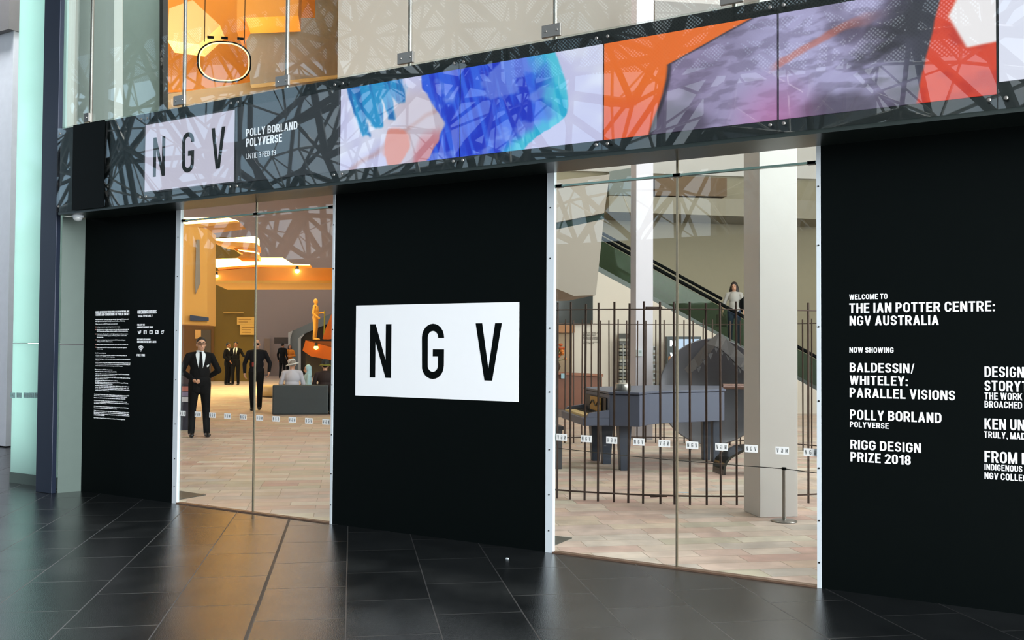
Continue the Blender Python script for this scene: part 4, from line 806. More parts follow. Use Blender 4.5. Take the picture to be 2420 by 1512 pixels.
for px, py, z1 in ((1474, 1111, .60), (1432, 1096, .60), (1407, 1088, .60), (1691, 1091, .60), (1668, 1086, .60)):
    q = at_z(px, py); bm = new(); R4 = RG
    w0, w1 = (.055, .085) if px < 1500 else (.05, .06); vs = []
    for z, hw in ((0, w0), (z1, w1)):
        for sx_, sy_ in ((-1, -1), (1, -1), (1, 1), (-1, 1)): vs.append(bm.verts.new(q+GA*(sx_*hw)+GB*(sy_*hw)+V((0, 0, z))))
    bm.faces.new(vs[3::-1]); bm.faces.new(vs[4:])
    for i in range(4): bm.faces.new((vs[i], vs[(i+1) % 4], vs[4+(i+1) % 4], vs[4+i]))
    bmesh.ops.recalc_face_normals(bm, faces=bm.faces[:]); obj('leg', bm, mat('leg_slate', (58, 66, 80), .4, spec=.4), t, .006)
pc = at_z(1472, 924, 1.036); t = thing('steel_pot', 'round shiny steel pot standing on the grey piano lid', 'pot', pc)
bm = new(); lathe(bm, [(.10, 0), (.105, .02), (.105, .09), (.095, .105), (.02, .115)], pc, 24); obj('pot_body', bm, STEEL, t, smooth=True)
bm = new(); cyl(bm, pc+V((0, 0, .11)), pc+V((0, 0, .62)), .006, None, 8); obj('thin_rod', bm, STEEL, t)
# polished dish standing on its edge
DISH = mat('dish_aluminium', (136, 134, 140), .3, .9, var=.12, scale=2)
dc = at_d(1682, 925, 16.4); nrm = -(dc-CAMP).normalized(); nrm = (nrm+RT*-.15+V((0, 0, .1))).normalized()
rz_ = dc.z-.012; t = thing('metal_dish', 'large round polished metal dish standing on edge behind the piano', 'sculpture', V((dc.x, dc.y, 0)))
bm = new(); prof = [(.005, -.10), (.25, -.09), (.5, -.055), (.7, -.015), (rz_-.02, .02), (rz_, .03), (rz_-.01, .0), (.69, -.045), (.5, -.085), (.25, -.12), (.005, -.13)]
lathe(bm, prof, (0, 0, 0), 64); bm.transform(Matrix.Translation(dc) @ nrm.to_track_quat('Z', 'Y').to_matrix().to_4x4()); obj('dish', bm, DISH, t, smooth=True)
bm = new(); q0 = at_d(1708, 913, 15.4); q1 = at_d(1800, 914, 15.4); cyl(bm, q0, q1, .045, None, 14); o = tag(obj('metal_pipe', bm, mat('pipe_bronze', (110, 88, 82), .35, .7), None, smooth=True), 'short bronze pipe sticking out level in front of the metal dish', 'pipe')
t = thing('sheet_metal_canopy', 'crumpled grey sheet metal with a torn toothed edge arching over the metal dish', 'sculpture', at_d(1700, 1040, 15.8)); SHT = mat('sheet_grey', (66, 64, 66), .55, .3)
def sheet(nm, px, dep, th): 
    bm = new(); prism(bm, [at_d(x, y, d_) for (x, y), d_ in zip(px, dep)], FW*th); return obj(nm, bm, SHT, t)
arch = [(1618, 873), (1640, 846), (1668, 812), (1700, 785), (1716, 800), (1735, 818), (1765, 846), (1800, 880)]
inner = [(1628, 884), (1650, 868), (1672, 842), (1690, 818), (1703, 824), (1724, 842), (1752, 872), (1790, 905)]
for i in range(len(arch)-1): sheet('fold', [arch[i], arch[i+1], inner[i+1], inner[i]], [15.9+.2*(i % 2), 15.9+.2*((i+1) % 2), 15.6, 15.6], .02)
for i in range(9):
    x = 1650+i*14; k = min(range(len(inner)), key=lambda j: abs(inner[j][0]-x)); y = inner[k][1]+(x-inner[k][0])*(-.95 if x < 1692 else .85)
    sheet('tooth', [(x-5, y-2), (x+7, y-2), (x+1, y+14)], [15.62]*3, .015)
for k, (a, b) in enumerate((((1632, 878), 1022), ((1780, 890), 1050))):
    bm = new(); p0 = at_d(*a, 15.8); cyl(bm, p0, V((p0.x, p0.y, 0)), .02, None, 8); obj('prop_rod', bm, RUST, t)
# curved black sheet bench
t = thing('curved_bench', 'small glossy black bench bent from one sheet, partly behind the front column', 'bench', at_z(1728, 1120))
d0 = 12.6; cp = [(1712, 1124), (1713, 1105), (1718, 1092), (1728, 1082), (1745, 1072), (1762, 1063), (1785, 1060), (1803, 1064), (1815, 1078), (1818, 1100), (1818, 1124)]
bm = new(); pts = [at_d(x, y, d0) for x, y in cp]; zlo = at_z(1712, 1124).z
base = min(p.z for p in pts)
ribbon(bm, [p-V((0, 0, base)) for p in pts], GB*.38, .03); obj('bent_sheet', bm, mat('black_gloss', (14, 22, 20), .12, spec=.7), t, smooth=True)
# barrier post and cord
p = at_z(1853, 1232)
def post(p, label):
    t = thing('barrier_post', label, 'barrier post', p, 'steel barrier posts')
    bm = new(); lathe(bm, [(.118, 0), (.118, .008), (.10, .016), (.02, .022)], p, 32); obj('base', bm, STEEL, t, smooth=True)
    bm = new(); cyl(bm, p+V((0, 0, .02)), p+V((0, 0, .475)), .0165, None, 18); obj('pole', bm, STEEL, t, smooth=True)
    bm = new(); cyl(bm, p+V((0, 0, .475)), p+V((0, 0, .50)), .021, None, 18); obj('cap', bm, BLK, t, smooth=True); return t
post(p, 'low brushed steel barrier post on a round base in front of the white front column')
pl_ = at_z(1240, 1150); post(pl_, 'low brushed steel barrier post behind the middle black wall panel')
pr_ = at_z(2300, 1290); post(pr_, 'low brushed steel barrier post behind the right black wall panel')
for a, b, lb in ((p, pl_, 'thin dark barrier cord running left from the front barrier post'), (p, pr_, 'thin dark barrier cord running right from the front barrier post')):
    bm = new(); pts = [a.lerp(b, i/16)+V((0, 0, .487-.02*math.sin(math.pi*i/16))) for i in range(17)]; tube(bm, pts, .004, 6); tag(obj('barrier_rope', bm, DSTEEL), lb, 'rope')
q = at_z(1612, 1164); bm = new(); box(bm, q+V((0, 0, .003)), (.14, .05, .006), Matrix.Rotation(.5, 3, 'Z')); tag(obj('paper_scrap', bm, mat('paper_blue', (196, 214, 230), .6)), 'small pale blue scrap of paper on the stone floor inside the cage', 'paper')
q = at_z(1199, 1320); bm = new(); box(bm, q+V((0, 0, .003)), (.02, .014, .006)); tag(obj('paper_scrap', bm, WHITE), 'tiny white paper scrap on the dark paving before the middle panel', 'paper')
q = at_z(1316, 1106); t = thing('bollard_stand', 'dark grey upright stand just inside the left edge of the second door', 'stand', q)
bm = new(); box(bm, q+V((0, 0, .26)), (.10, .22, .52), RG); obj('post', bm, mat('stand_grey', (74, 74, 78), .5), t, .008)
bm = new(); box(bm, q+V((0, 0, .54)), (.13, .26, .05), RG); obj('head', bm, mat('stand_dark', (52, 52, 58), .5), t, .008)
# ------------------------------------------------------------------ furniture in the left hall
q = at_z(643, 980); qa, qb = q.dot(GA), q.dot(GB); BG = mat('bench_slate', (54, 62, 66), .5, var=.12, scale=3)
def bench(a0, a1, label):
    t = thing('box_sofa', label, 'sofa', G((a0+a1)/2, qb+.4), 'slate box sofas')
    bm = new(); gbox(bm, a0, a1, qb, qb+.22, 0, .69); obj('backrest', bm, BG, t, .03)
    bm = new(); gbox(bm, a0, a1, qb+.225, qb+.85, .02, .43); obj('seat', bm, BG, t, .03)
bench(qa, qa+1.28, 'slate grey box sofa seen from behind under the white hat sitter'); bench(qa+1.30, qa+2.5, 'slate grey box sofa cut off by the right jamb of the first door')
q = at_z(630, 940); bm = new(); lathe(bm, [(1.1, .04), (1.1, .30), (1.05, .34)], q+GA*.8+GB*.9, 40); tag(obj('round_platform', bm, mat('platform_pale', (206, 176, 120), .5), None, smooth=True), 'low pale round platform behind the slate sofa', 'platform')
q = at_z(428, 1015); t = thing('leaflet_stand', 'dark leaflet stand at the left edge of the first door behind the guard', 'stand', q)
bm = new(); box(bm, q+V((0, 0, .42)), (.42, .3, .84), RG); obj('cabinet', bm, mat('stand_indigo', (46, 46, 62), .4), t, .01)
bm = new(); prism(bm, [q-GA*.21-GB*.16+V((0, 0, .84)), q+GA*.21-GB*.16+V((0, 0, .84)), q+GA*.21+GB*.15+V((0, 0, 1.02)), q-GA*.21+GB*.15+V((0, 0, 1.02))], (0, 0, .03)); obj('sloping_top', bm, mat('stand_top', (60, 60, 70), .3), t)
for k in range(3):
    bm = new(); box(bm, q-GB*.16+V((0, 0, .58+.1*k))+GA*.11, (.16, .02, .09), RG); obj('leaflet', bm, mat('leaf_%d' % k, [(206, 206, 216), (140, 130, 160), (190, 120, 110)][k], .5), t)
# floor mats of dark metal at the left foot of each door
for k, (px, lb) in enumerate((([(422, 1181), (487, 1170), (428, 1161), (416, 1161)], 'dark metal floor plate inside the left foot of the first door'), ([(1306, 1291), (1352, 1272), (1300, 1266), (1298, 1290)], 'dark metal floor plate inside the left foot of the second door'))):
    bm = new(); prism(bm, [at_z(x, y, 0) for x, y in px], (0, 0, .006)); tag(obj('floor_plate', bm, mat('plate_dark', (76, 76, 70), .5, .3)), lb, 'floor plate', 'dark floor plates')
# statue on the copper coloured boat, portal frame, hanging sign
bS = 42.
poly('trim_portal', [(681, 786), (693, 781), (792, 736), (792, 757), (716, 790), (709, 797), (709, 888), (681, 888)], 52, .6, mat('portal_blue', (120, 134, 142), .5))
poly('window_portal', [(709, 797), (716, 790), (792, 757), (792, 886), (709, 886)], 52.5, .2, mat('portal_dark', (30, 36, 40), .3))
poly('trim_portal_edge', [(681, 786), (692, 781), (686, 800), (686, 886), (681, 886)], 51.9, .1, WHITE); poly('trim_portal_leg', [(704, 800), (716, 790), (720, 790), (711, 800), (711, 886), (704, 886)], 51.9, .12, mat('portal_pale', (190, 200, 206), .5))
o = poly('hanging_sign', [(648, 797), (684, 797), (684, 812), (648, 812)], 53, .06, mat('sign_taupe', (78, 72, 70), .5), None, False); tag(o, 'blank dark grey hanging sign on the far mauve wall', 'sign')
for k, (px, lb) in enumerate((([(560, 749), (604, 749), (604, 767), (560, 767)], 'upper cream notice board on the gold lit wall'), ([(567, 767.5), (604, 767.5), (604, 791), (567, 791)], 'lower cream notice board on the gold lit wall'))):
    o = poly('notice_board', px, 46.1, .05, mat('board_cream', (240, 200, 110), .5), None, False); tag(o, lb, 'notice board')
    for j in range(2+k): poly('printed_line', [(px[0][0]+4, px[0][1]+5+j*6), (px[0][0]+(26 if j else 34), px[0][1]+5+j*6), (px[0][0]+(26 if j else 34), px[0][1]+6.2+j*6), (px[0][0]+4, px[0][1]+6.2+j*6)], 46.09, .012, mat('print_brown', (150, 110, 50), .5), o)
t = thing('copper_boat', 'angular glowing copper boat hull raised on a dark base below the yellow lit statue', 'sculpture', at_z(760, 905)); COP = mat('copper_sheet', (190, 104, 44), .35, .6, var=.25, scale=1.5)
db = at_z(745, 900).dot(GB)
poly('hull_side', [(722, 804), (785, 821), (790, 821), (790, 852), (735, 842), (715, 828)], 41.0, .25, COP, t)
poly('hull_deck', [(722, 803), (740, 806), (790, 806), (790, 821), (785, 821)], 41.1, 1.4, mat('deck_copper', (120, 70, 34), .4, .4), t)
poly('raised_wing', [(762, 801), (770, 775), (783, 742), (790, 735), (790, 800), (775, 802)], 41.6, .12, COP, t)
poly('base', [(722, 838), (790, 848), (790, 889), (722, 888)], 41.3, 1.2, mat('boat_base', (34, 36, 40), .4), t)
lamp((747, 821), 40.6, .09, 'small orange lantern on the copper boat hull', (255, 170, 70), 10)
# ------------------------------------------------------------------ people
def blob(prims, voxel, name, m, parent, S, sm=2):
    """union of capsules / ellipsoids -> one continuous surface"""
    bm = new()
    for q in prims:
        if q[0] == 'c': cap(bm, V(q[1])*S, V(q[2])*S, q[3]*S, q[4]*S)
        else: ball(bm, V(q[1])*S, tuple(r*S for r in q[2]), q[3] if len(q) > 3 else None, 18, 12)
    me = bpy.data.meshes.new('x'); bm.to_mesh(me); bm.free(); o = bpy.data.objects.new('x', me); COL.objects.link(o)
    r = o.modifiers.new('r', 'REMESH'); r.mode = 'VOXEL'; r.voxel_size = voxel; s = o.modifiers.new('s', 'SMOOTH'); s.iterations = sm; s.factor = .5
    bpy.context.view_layer.update(); m2 = bpy.data.meshes.new_from_object(o.evaluated_get(bpy.context.evaluated_depsgraph_get()))
    bpy.data.objects.remove(o); bpy.data.meshes.remove(me)
    for p in m2.polygons: p.use_smooth = True
    m2.name = name; m2.materials.clear(); m2.materials.append(m); ob = bpy.data.objects.new(name, m2); COL.objects.link(ob); ob.parent = parent; WM[ob] = WM[parent]; return ob
def facing(loc, off=0):
    d = CAMP-V(loc); return math.atan2(d.x, -d.y)+off
def local(bm, parent): bm.transform(WM[parent]); return bm
SKIN = mat('skin_tan', (206, 156, 128), .5); SKIND = mat('skin_deep', (150, 100, 72), .5)
SUIT = mat('suit_black', (9, 9, 11), .8, spec=.15, var=.2, scale=20); SHIRT = mat('shirt_white', (226, 232, 240), .6); HAIRB = mat('hair_black', (24, 20, 18), .5, var=.3, scale=40)
SHOE = mat('shoe_black', (18, 17, 18), .3)
def hand(wr, dirv, S_, side, curl):
    """palm, four bent fingers of different length, thumb at the side of the palm"""
    w_ = V(wr); d = V(dirv).normalized(); sd = V((0, -1, 0)) if abs(d.y) < .8 else V((0, 0, 1)); sd = (sd-d*sd.dot(d)).normalized(); n = d.cross(sd).normalized()*side
    L = [('c', w_, w_+d*.03, .026, .03)]
    for i, off in enumerate((-.028, -.010, .009, .027)):
        L.append(('c', w_+d*.02+sd*off*.6, w_+d*.085+sd*off, .014, .0125)); k = w_+d*.09+sd*off; ln = (.040, .046, .043, .034)[i]
        a = k+(d*math.cos(curl)+n*math.sin(curl))*ln; L.append(('c', k, a, .0105, .0095)); L.append(('c', a, a+(d*math.cos(curl*2)+n*math.sin(curl*2))*ln*.75, .0092, .008))
    b = w_+d*.025-sd*.03; m_ = b+d*.035-sd*.022+n*.012; L += [('c', b, m_, .013, .0115), ('c', m_, m_+d*.03+n*.012, .011, .009)]
    return L
def person(label, loc, rz, h=1.72, pose=None, top=SUIT, legs=SUIT, skin=SKIN, hair=HAIRB, shoes=SHOE, voxel=.011, jacket=True, seated=False, sleeves=1., hairstyle='short', wide=1., face=True, topname='jacket', female=False, curlL=.5, curlR=.5, group=None, legname='trousers'):
    t = thing('person', label, 'person', loc, group, rz); S = h/1.72
    J = dict(pel=(0, 0, .95), che=(0, .0, 1.27), nec=(0, .01, 1.46), hea=(0, -.015, 1.592))
    for s, n in ((1, 'L'), (-1, 'R')):
        J['sh'+n] = (.172*s*wide, .01, 1.395); J['el'+n] = (.245*s*wide, .03, 1.13); J['wr'+n] = (.255*s*wide, -.05, .90)
        J['hi'+n] = (.09*s, 0, .92); J['kn'+n] = (.10*s, -.01, .50); J['an'+n] = (.105*s, .03, .085)
    if seated:
        dz = -.45
        for k in ('pel', 'che', 'nec', 'hea', 'shL', 'shR', 'elL', 'elR', 'wrL', 'wrR', 'hiL', 'hiR'): J[k] = (J[k][0], J[k][1], J[k][2]+dz)
        for s, n in ((1, 'L'), (-1, 'R')):
            J['kn'+n] = (.12*s, -.42, .49); J['an'+n] = (.12*s, -.40, .085); J['el'+n] = (.24*s*wide, -.02, .70); J['wr'+n] = (.12*s, -.26, .60)
    if pose: J.update(pose)
    J = {k: V(v) for k, v in J.items()}; H = J['hea']; C = J['che']; P = J['pel']; mid = (C+P)/2; f = .88 if female else 1
    hd = [('e', H+V((0, .01, .02)), (.073, .092, .096)), ('e', H+V((0, -.025, -.045)), (.058, .062, .068)), ('c', H+V((0, -.085, .0)), H+V((0, -.104, -.028)), .009, .014), ('e', H+V((.074, .015, -.01)), (.012, .02, .032)), ('e', H+V((-.074, .015, -.01)), (.012, .02, .032)), ('c', H+V((-.018, -.082, -.062)), H+V((.018, -.082, -.062)), .011, .011)]
    B = hd+[('c', J['nec']-V((0, 0, .04)), H+V((0, .01, -.06)), .056, .052), ('e', C+V((0, 0, .03)), (.15*wide*f, .10*wide, .19)), ('e', mid, (.135*wide, .098*wide, .17)), ('e', P, (.155*wide, .11*wide, .12))]
    T = [('e', C+V((0, .0, .02)), (.168*wide*f, .125*wide, .20)), ('e', mid, (.158*wide*f, .125*wide, .19)), ('e', P+V((0, 0, .02)), (.172*wide, .130*wide, .13)), ('e', C+V((0, .01, .09)), (.17*wide*f, .10, .09)), ('c', C+V((0, .01, .12)), J['nec']+V((0, .012, -.03)), .085, .062)]
    for n in 'LR': k = J['sh'+n]; T += [('c', J['nec'].lerp(k, .25)+V((0, .01, -.025)), k.lerp(J['nec'], .12)+V((0, 0, .0)), .062, .058)]
    if jacket: T += [('c', P+V((.06, 0, -.02)), P+V((.07, 0, -.13)), .12, .115), ('c', P+V((-.06, 0, -.02)), P+V((-.07, 0, -.13)), .12, .115)] if not seated else []
    Lg = [('e', P-V((0, 0, .02)), (.168*wide, .122*wide, .12))]; F = []
    for s, n in ((1, 'L'), (-1, 'R')):
        sh, el, wr, hi, kn, an = (J[k+n] for k in ('sh', 'el', 'wr', 'hi', 'kn', 'an'))
        B += [('c', sh, el, .045, .038), ('c', el, wr, .037, .027), ('c', hi, kn, .075, .055), ('c', kn, an, .052, .038), ('c', an, an+V((0, -.03, -.04)), .034, .03), ('c', an+V((0, 0, -.045)), an+V((0, -.10, -.05)), .028, .026)]
        B += hand(wr, (wr-el), S, s, curlL if s > 0 else curlR)
        e2 = el.lerp(wr, .93) if sleeves >= 1 else el.lerp(wr, .05); T += [('c', sh, el, .061, .052), ('c', el, e2, .052 if sleeves >= 1 else .056, .04 if sleeves >= 1 else .055)]
        Lg += [('c', hi, kn, .098*wide**.5, .07), ('c', kn, an+V((0, 0, -.005)), .069, .056)]
        F += [('c', an+V((0, .015, -.043)), an+V((0, -.07, -.045)), .044, .042), ('e', an+V((s*.008, -.14, -.045)), (.044, .07, .036))]
    if hairstyle == 'bald': B = [b for b in B]
    blob(B, voxel*.8, 'body', skin, t, S); tp = blob(T, voxel, topname, top, t, S); blob(Lg, voxel, legname, legs, t, S)
    blob(F, voxel, 'shoes', shoes, t, S)
    if hairstyle != 'bald':
        kk = 1.18 if hairstyle == 'long' else 1; Hh = [('e', H+V((0, .022, .035)), (.082*kk, .094*kk, .098*kk))]
        if hairstyle == 'long': Hh += [('c', H+V((.06, .03, -.0)), H+V((.10, .0, -.24)), .055, .05), ('c', H+V((-.06, .03, 0)), H+V((-.10, .0, -.24)), .055, .05), ('c', H+V((0, .07, 0)), H+V((0, .08, -.25)), .07, .06)]
        if hairstyle == 'bob': Hh += [('c', H+V((.062, .025, .02)), H+V((.07, .02, -.09)), .036, .03), ('c', H+V((-.062, .025, .02)), H+V((-.07, .02, -.09)), .036, .03), ('c', H+V((0, .06, 0)), H+V((0, .065, -.09)), .06, .05)]
        hb = blob(Hh, voxel, 'hair', hair, t, S, 1)
        if hairstyle in ('short',) : # cut the hairline off the face
            bm = new(); bm.from_mesh(hb.data); bmesh.ops.bisect_plane(bm, geom=bm.verts[:]+bm.edges[:]+bm.faces[:], plane_co=(H+V((0, -.03, .048)))*S, plane_no=V((0, -1, -1.25)).normalized(), clear_outer=True)
            es = [e for e in bm.edges if len(e.link_faces) == 1]; bmesh.ops.holes_fill(bm, edges=es); bm.to_mesh(hb.data); bm.free()
        else:
            bm = new(); bm.from_mesh(hb.data); bmesh.ops.bisect_plane(bm, geom=bm.verts[:]+bm.edges[:]+bm.faces[:], plane_co=(H+V((0, -.055, .05)))*S, plane_no=V((0, -1, -.35)).normalized(), clear_outer=True)
            es = [e for e in bm.edges if len(e.link_faces) == 1]; bmesh.ops.holes_fill(bm, edges=es); bm.to_mesh(hb.data); bm.free()
    if face:
        for s in (1, -1):
            bm = new(); ball(bm, (H+V((s*.03, -.078, .008)))*S, tuple(q*S for q in (.013, .008, .006)), None, 10, 6); obj('eye', local(bm, t), mat('eye_dark', (30, 24, 22), .3), t, smooth=True)
            bm = new(); cap(bm, (H+V((s*.016, -.087, .03)))*S, (H+V((s*.045, -.077, .03)))*S, .004*S, .003*S, 6); obj('eyebrow', local(bm, t), hair or HAIRB, t, smooth=True)
        bm = new(); cap(bm, (H+V((-.02, -.09, -.062)))*S, (H+V((.02, -.09, -.062)))*S, .004*S, .004*S, 6); obj('mouth', local(bm, t), mat('lips', (150, 84, 76), .5), t, smooth=True)
    return t, J, S, tp
def patch(parent, base, pts, name, m, off=.006, th=.006, n=10, front=True):
    """cloth piece lying on the front of a garment: outline pts (x,z) filled with a fine grid and projected onto it"""
    bv = BVHTree.FromPolygons([v.co for v in base.data.vertices], [p.vertices[:] for p in base.data.polygons]); bm = new()
    rows = []
    for j in range(n+1):       # pts = (left edge polyline, right edge polyline)
        v = j/n; l, r = pts; 
        def ev(e):
            k = v*(len(e)-1); i = min(int(k), len(e)-2); f = k-i; return (e[i][0]*(1-f)+e[i+1][0]*f, e[i][1]*(1-f)+e[i+1][1]*f)
        a, b = ev(l), ev(r); row = []
        for i in range(7):
            f = i/6; x, z = a[0]*(1-f)+b[0]*f, a[1]*(1-f)+b[1]*f
            h = bv.ray_cast(V((x, -1 if front else 1, z)), V((0, 1 if front else -1, 0)))[0]; y = h.y if h else -.1
            row.append(bm.verts.new((x, y-off if front else y+off, z)))
        rows.append(row)
    for j in range(n):
        for i in range(6): bm.faces.new((rows[j][i], rows[j][i+1], rows[j+1][i+1], rows[j+1][i]))
    r = bmesh.ops.extrude_face_region(bm, geom=bm.faces[:])
    for g in r['geom']:
        if isinstance(g, bmesh.types.BMVert): g.co.y += th*(1 if front else -1)
    bmesh.ops.recalc_face_normals(bm, faces=bm.faces[:]); return obj(name, local(bm, parent), m, parent, smooth=True)
def shirt_front(t, tp, S, tie=True, tiem=None):
    patch(t, tp, ([(-.062*S, 1.47*S), (-.085*S, 1.42*S), (-.06*S, 1.28*S), (-.010*S, 1.10*S)], [(.062*S, 1.47*S), (.085*S, 1.42*S), (.06*S, 1.28*S), (.010*S, 1.10*S)]), 'shirt', SHIRT)
    bm = new(); lathe(bm, [(.062, 0), (.068, .008), (.061, .035), (.056, .035)], V((0, .0, 1.462))*S, 20); obj('collar', local(bm, t), SHIRT, t, smooth=True)
    if tie: patch(t, tp, ([(-.020*S, 1.475*S), (-.017*S, 1.44*S), (-.036*S, 1.2*S), (-.004*S, 1.06*S)], [(.020*S, 1.475*S), (.017*S, 1.44*S), (.036*S, 1.2*S), (.004*S, 1.06*S)]), 'tie', tiem or SUIT, .014, .012)
# guard just inside the first door
loc = at_z(470, 1032); loc.z = 0
t, J, S, tp = person('standing man in black suit and glasses just inside the first door, fist at waist', loc, facing(loc, .12), 1.74, dict(
    elR=(-.29, .07, 1.13), wrR=(-.12, -.18, .985), elL=(.33, .10, 1.14), wrL=(.16, .20, 1.02), knR=(-.12, -.02, .50), anR=(-.13, .0, .085), knL=(.11, -.02, .50), anL=(.13, .0, .085), hea=(.014, -.035, 1.60)), voxel=.009, wide=1.08, curlR=1.3, curlL=1.0)
shirt_front(t, tp, S)
patch(t, tp, ([(.10*S, 1.235*S), (.105*S, 1.205*S)], [(.145*S, 1.25*S), (.14*S, 1.215*S)]), 'pocket_square', SHIRT, .006, .006, 3)
for s in (1, -1):
    bm = new(); H = J['hea']; pts = [(H+V((s*.034, -.098, .008)))*S+V((u*.026, 0, v*.016)) for u, v in _stad(-1, 1, -1, 1, .6, 4)]; tube(bm, pts+[pts[0]], .0028, 6)
    tube(bm, [(H+V((s*.06, -.098, .012)))*S, (H+V((s*.082, -.05, .012)))*S, (H+V((s*.08, .02, .008)))*S], .0026, 6)
    if s > 0: tube(bm, [(H+V((-.01, -.1, .012)))*S, (H+V((.01, -.1, .012)))*S], .0026, 6)
    obj('glasses', local(bm, t), BLK, t)
# bald man with sunglasses
loc = at_z(605, 970); loc.z = 0
t, J, S, tp = person('bald man in dark shirt, black trousers and sunglasses walking through the first doorway', loc, facing(loc, -.1), 1.76, dict(
    elR=(-.29, .05, 1.12), wrR=(-.27, -.06, .90), elL=(.31, .04, 1.14), wrL=(.30, -.08, .93), knL=(.09, -.06, .5), anL=(.08, .0, .1), anR=(-.09, .06, .085)), top=mat('shirt_charcoal', (20, 20, 25), .8, spec=.15), legs=SUIT, hairstyle='bald', jacket=False, topname='shirt', wide=1.08)
H = J['hea']; bm = new()
for s in (1, -1): ball(bm, (H+V((s*.034, -.088, .010)))*S, tuple(q*S for q in (.032, .016, .021)))
tube(bm, [(H+V((-.076, .02, .014)))*S, (H+V((-.07, -.07, .016)))*S, (H+V((0, -.1, .018)))*S, (H+V((.07, -.07, .016)))*S, (H+V((.076, .02, .014)))*S], .005, 6); obj('sunglasses', local(bm, t), BLK, t)
patch(t, tp, ([(-.10*S, 1.16*S), (-.095*S, 1.06*S)], [(-.04*S, 1.17*S), (-.05*S, 1.06*S)]), 'red_badge', mat('badge_red', (150, 50, 46), .6), .006, .006, 3)
# two men in suits talking
loc = at_z(538, 909); loc.z = 0
t, J, S, tp = person('man in dark suit turned sideways, left of the pair by the gold lit wall', loc, facing(loc, 1.0), 1.72, dict(wrR=(-.16, -.16, 1.0), wrL=(.16, -.2, .98)), skin=SKIND, voxel=.014); shirt_front(t, tp, S, False)
loc = at_z(556, 910); loc.z = 0
t, J, S, tp = person('man in dark suit and tie holding one arm out by the gold lit wall', loc, facing(loc, -.2), 1.76, dict(elL=(.30, -.02, 1.17), wrL=(.42, -.22, 1.12), wrR=(-.17, -.17, .95)), skin=SKIND, voxel=.014); shirt_front(t, tp, S)
# couple at the far wall
loc = at_z(667, 894); loc.z = 0
person('man in dark suit seen from behind under the grey hanging sign', loc, facing(loc, 2.6), 1.76, dict(), voxel=.016, face=False)
loc = at_z(684, 894); loc.z = 0
person('woman in orange yellow blouse with arms folded, facing out by the blue portal', loc, facing(loc, .1), 1.66, dict(elL=(.25, .0, 1.14), wrL=(-.02, -.2, 1.13), elR=(-.25, 0, 1.14), wrR=(.02, -.21, 1.10)), top=mat('blouse_orange', (226, 140, 36), .7, var=.4, scale=9), voxel=.015, hairstyle='bob', hair=mat('hair_brown', (62, 36, 24), .5), jacket=False, topname='blouse', female=True)
# sitters on the sofas (backs to the door)
def seat(px, dep, label, **k):
    p = G(at_b(px, 900, qb+.45).dot(GA), qb+.50); p.z = 0
    return person(label, p, GANG+math.pi, seated=True, **k), p
(t, J, S, tp), p = seat(690, 0, 'seated person in pale grey shirt and white sun hat on the slate sofa', top=mat('shirt_pale', (206, 204, 216), .8, var=.05), legs=mat('trouser_tan', (120, 104, 90), .8), h=1.74, sleeves=0, jacket=False, topname='shirt', wide=1.08, hair=mat('hair_grey', (150, 140, 130), .6), face=False)
H = J['hea']; bm = new(); lathe(bm, [(.085, .02), (.092, .06), (.088, .11), (.06, .14), (.01, .145)], H*S, 24); lathe(bm, [(.155, -.005), (.16, .01), (.09, .035), (.08, .03)], H*S, 24); bm.transform(Matrix.Translation(H*S) @ Matrix.Rotation(.22, 4, 'Y') @ Matrix.Translation(-H*S)); obj('sun_hat', local(bm, t), mat('hat_white', (220, 222, 222), .8), t, smooth=True)
(t, J, S, tp), p = seat(768, 0, 'seated person in dark brown jacket and bucket hat with yellow brim', top=mat('jacket_brown', (44, 28, 26), .8), h=1.70, wide=1.1, hair=HAIRB, face=False)
H = J['hea']; bm = new(); lathe(bm, [(.09, .03), (.095, .07), (.085, .13), (.05, .15), (.01, .152)], H*S, 24); obj('bucket_hat', local(bm, t), mat('hat_dark', (40, 44, 44), .8), t, smooth=True); bm = new(); lathe(bm, [(.135, .0), (.14, .012), (.097, .045), (.09, .03)], H*S, 24); obj('hat_brim', local(bm, t), mat('hat_yellow', (120, 118, 40), .8), t, smooth=True)
(t, J, S, tp), p = seat(815, 0, 'seated person in grey blue patterned top half hidden by the door jamb', top=mat('top_blue', (110, 130, 150), .8, var=.5, scale=30), h=1.66, hairstyle='bob', face=False)
p = G(at_b(727, 900, qb+2.6).dot(GA), qb+2.6); p.z = 0
bm = new(); box(bm, p+V((0, 0, .215)), (.5, .5, .41), RG); tag(obj('stool', bm, BG, None, .02), 'low slate cube stool under the hooded sitter', 'stool')
(t, J, S, tp) = person('seated person in pale blue hooded top beyond the sofa, turned sideways', p, GANG-1.4, 1.5, None, top=mat('hood_blue', (176, 214, 226), .8), seated=True, hairstyle='bald', face=True, jacket=False, topname='hooded_top')
H = J['hea']; blob([('e', H+V((0, .03, .03)), (.095, .10, .115)), ('c', H+V((0, .05, -.05)), H+V((0, .04, -.16)), .085, .10)], .014, 'hood', mat('hood_blue'), t, S)
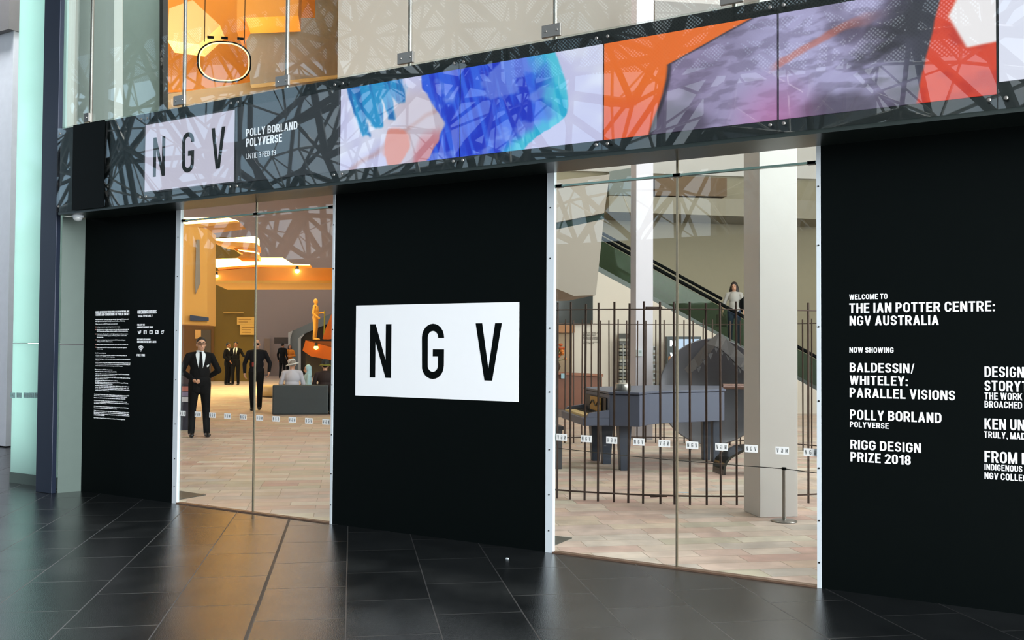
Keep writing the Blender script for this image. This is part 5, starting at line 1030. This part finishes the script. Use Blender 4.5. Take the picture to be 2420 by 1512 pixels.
# woman on the escalator
q = at_b(1735, 668, 24.2); dz = q.z-1.62
loc = V((q.x, q.y, dz))
t, J, S, tp = person('woman with long dark hair, white top and shoulder bags riding the escalator', loc, facing(loc, -.1), 1.63, dict(elR=(-.28, .03, 1.12), wrR=(-.30, -.12, .92)), top=mat('top_white', (176, 174, 170), .7), legs=mat('jeans', (52, 64, 92), .8), hairstyle='long', hair=mat('hair_dark', (34, 26, 24), .5), jacket=False, topname='white_top', female=True, sleeves=0, voxel=.012)
bm = new(); cc = V((-.32, -.16, .68)); box(bm, cc*S, (.26, .10, .32)); tube(bm, [(cc+V((-.08, 0, .16)))*S, (cc+V((-.02, 0, .28)))*S, (cc+V((.08, 0, .16)))*S], .008, 6)
tag(obj('tote_bag', local(bm, t), mat('bag_olive', (84, 84, 60), .8)), 'olive tote bag held by the woman on the escalator', 'bag')
bm = new(); ball(bm, V((.24, .02, 1.12))*S, (.11*S, .10*S, .22*S)); tag(obj('shoulder_bag', local(bm, t), BLK, None, smooth=True), 'black shoulder bag at the side of the woman on the escalator', 'bag')
bm = new(); stp = V((loc.x, loc.y, loc.z)); box(bm, stp+V((0, 0, -.1)), (1.0, 1.0, .2), RG); obj('step', bm, DSTEEL, bpy.data.objects['escalator'])
# statue with a staff on the boat, yellow light put into its colour
loc = at_b(745, 804, 41.8); 
t = thing('statue', 'yellow lit statue of a standing man with a green staff on the copper boat', 'statue', loc, None, facing(loc, 1.25)); hS = (at_b(745, 706, 41.8).z-loc.z)/1.73
Bd = [('e', (0, 0, 1.625), (.078, .095, .115)), ('e', (0, -.03, 1.56), (.055, .06, .06)), ('c', (0, -.09, 1.61), (0, -.105, 1.585), .01, .013), ('c', (0, .01, 1.42), (0, 0, 1.54), .06, .055), ('e', (0, 0, 1.28), (.17, .125, .21)), ('e', (0, 0, 1.1), (.155, .125, .18)), ('e', (0, 0, .95), (.17, .13, .13)), ('c', (.18, 0, 1.4), (-.18, 0, 1.4), .065, .065),
      ('c', (.19, 0, 1.4), (.24, -.03, 1.14), .058, .048), ('c', (.24, -.03, 1.14), (.16, -.25, 1.16), .045, .035), ('c', (-.19, 0, 1.4), (-.25, .02, 1.12), .058, .048), ('c', (-.25, .02, 1.12), (-.2, -.16, .96), .045, .035)]
Bd += hand((.16, -.25, 1.16), (-.08, -.2, .03), 1, 1, 1.0)+hand((-.2, -.16, .96), (.04, -.18, -.1), 1, -1, 1.0)
for s in (1, -1): Bd += [('c', (.09*s, 0, .92), (.10*s, -.01, .5), .095, .07), ('c', (.10*s, -.01, .5), (.1*s, .03, .09), .068, .05), ('c', (.1*s, .03, .05), (.11*s, -.13, .04), .048, .042)]
blob(Bd, .014, 'figure', mat('statue_yellow_lit', (236, 180, 84), .5), t, hS)
bm = new(); cyl(bm, V((.10, -.36, 1.24))*hS, V((.06, -.36, .02))*hS, .028, .03, 10); obj('staff', local(bm, t), mat('staff_green', (130, 130, 50), .5), t)
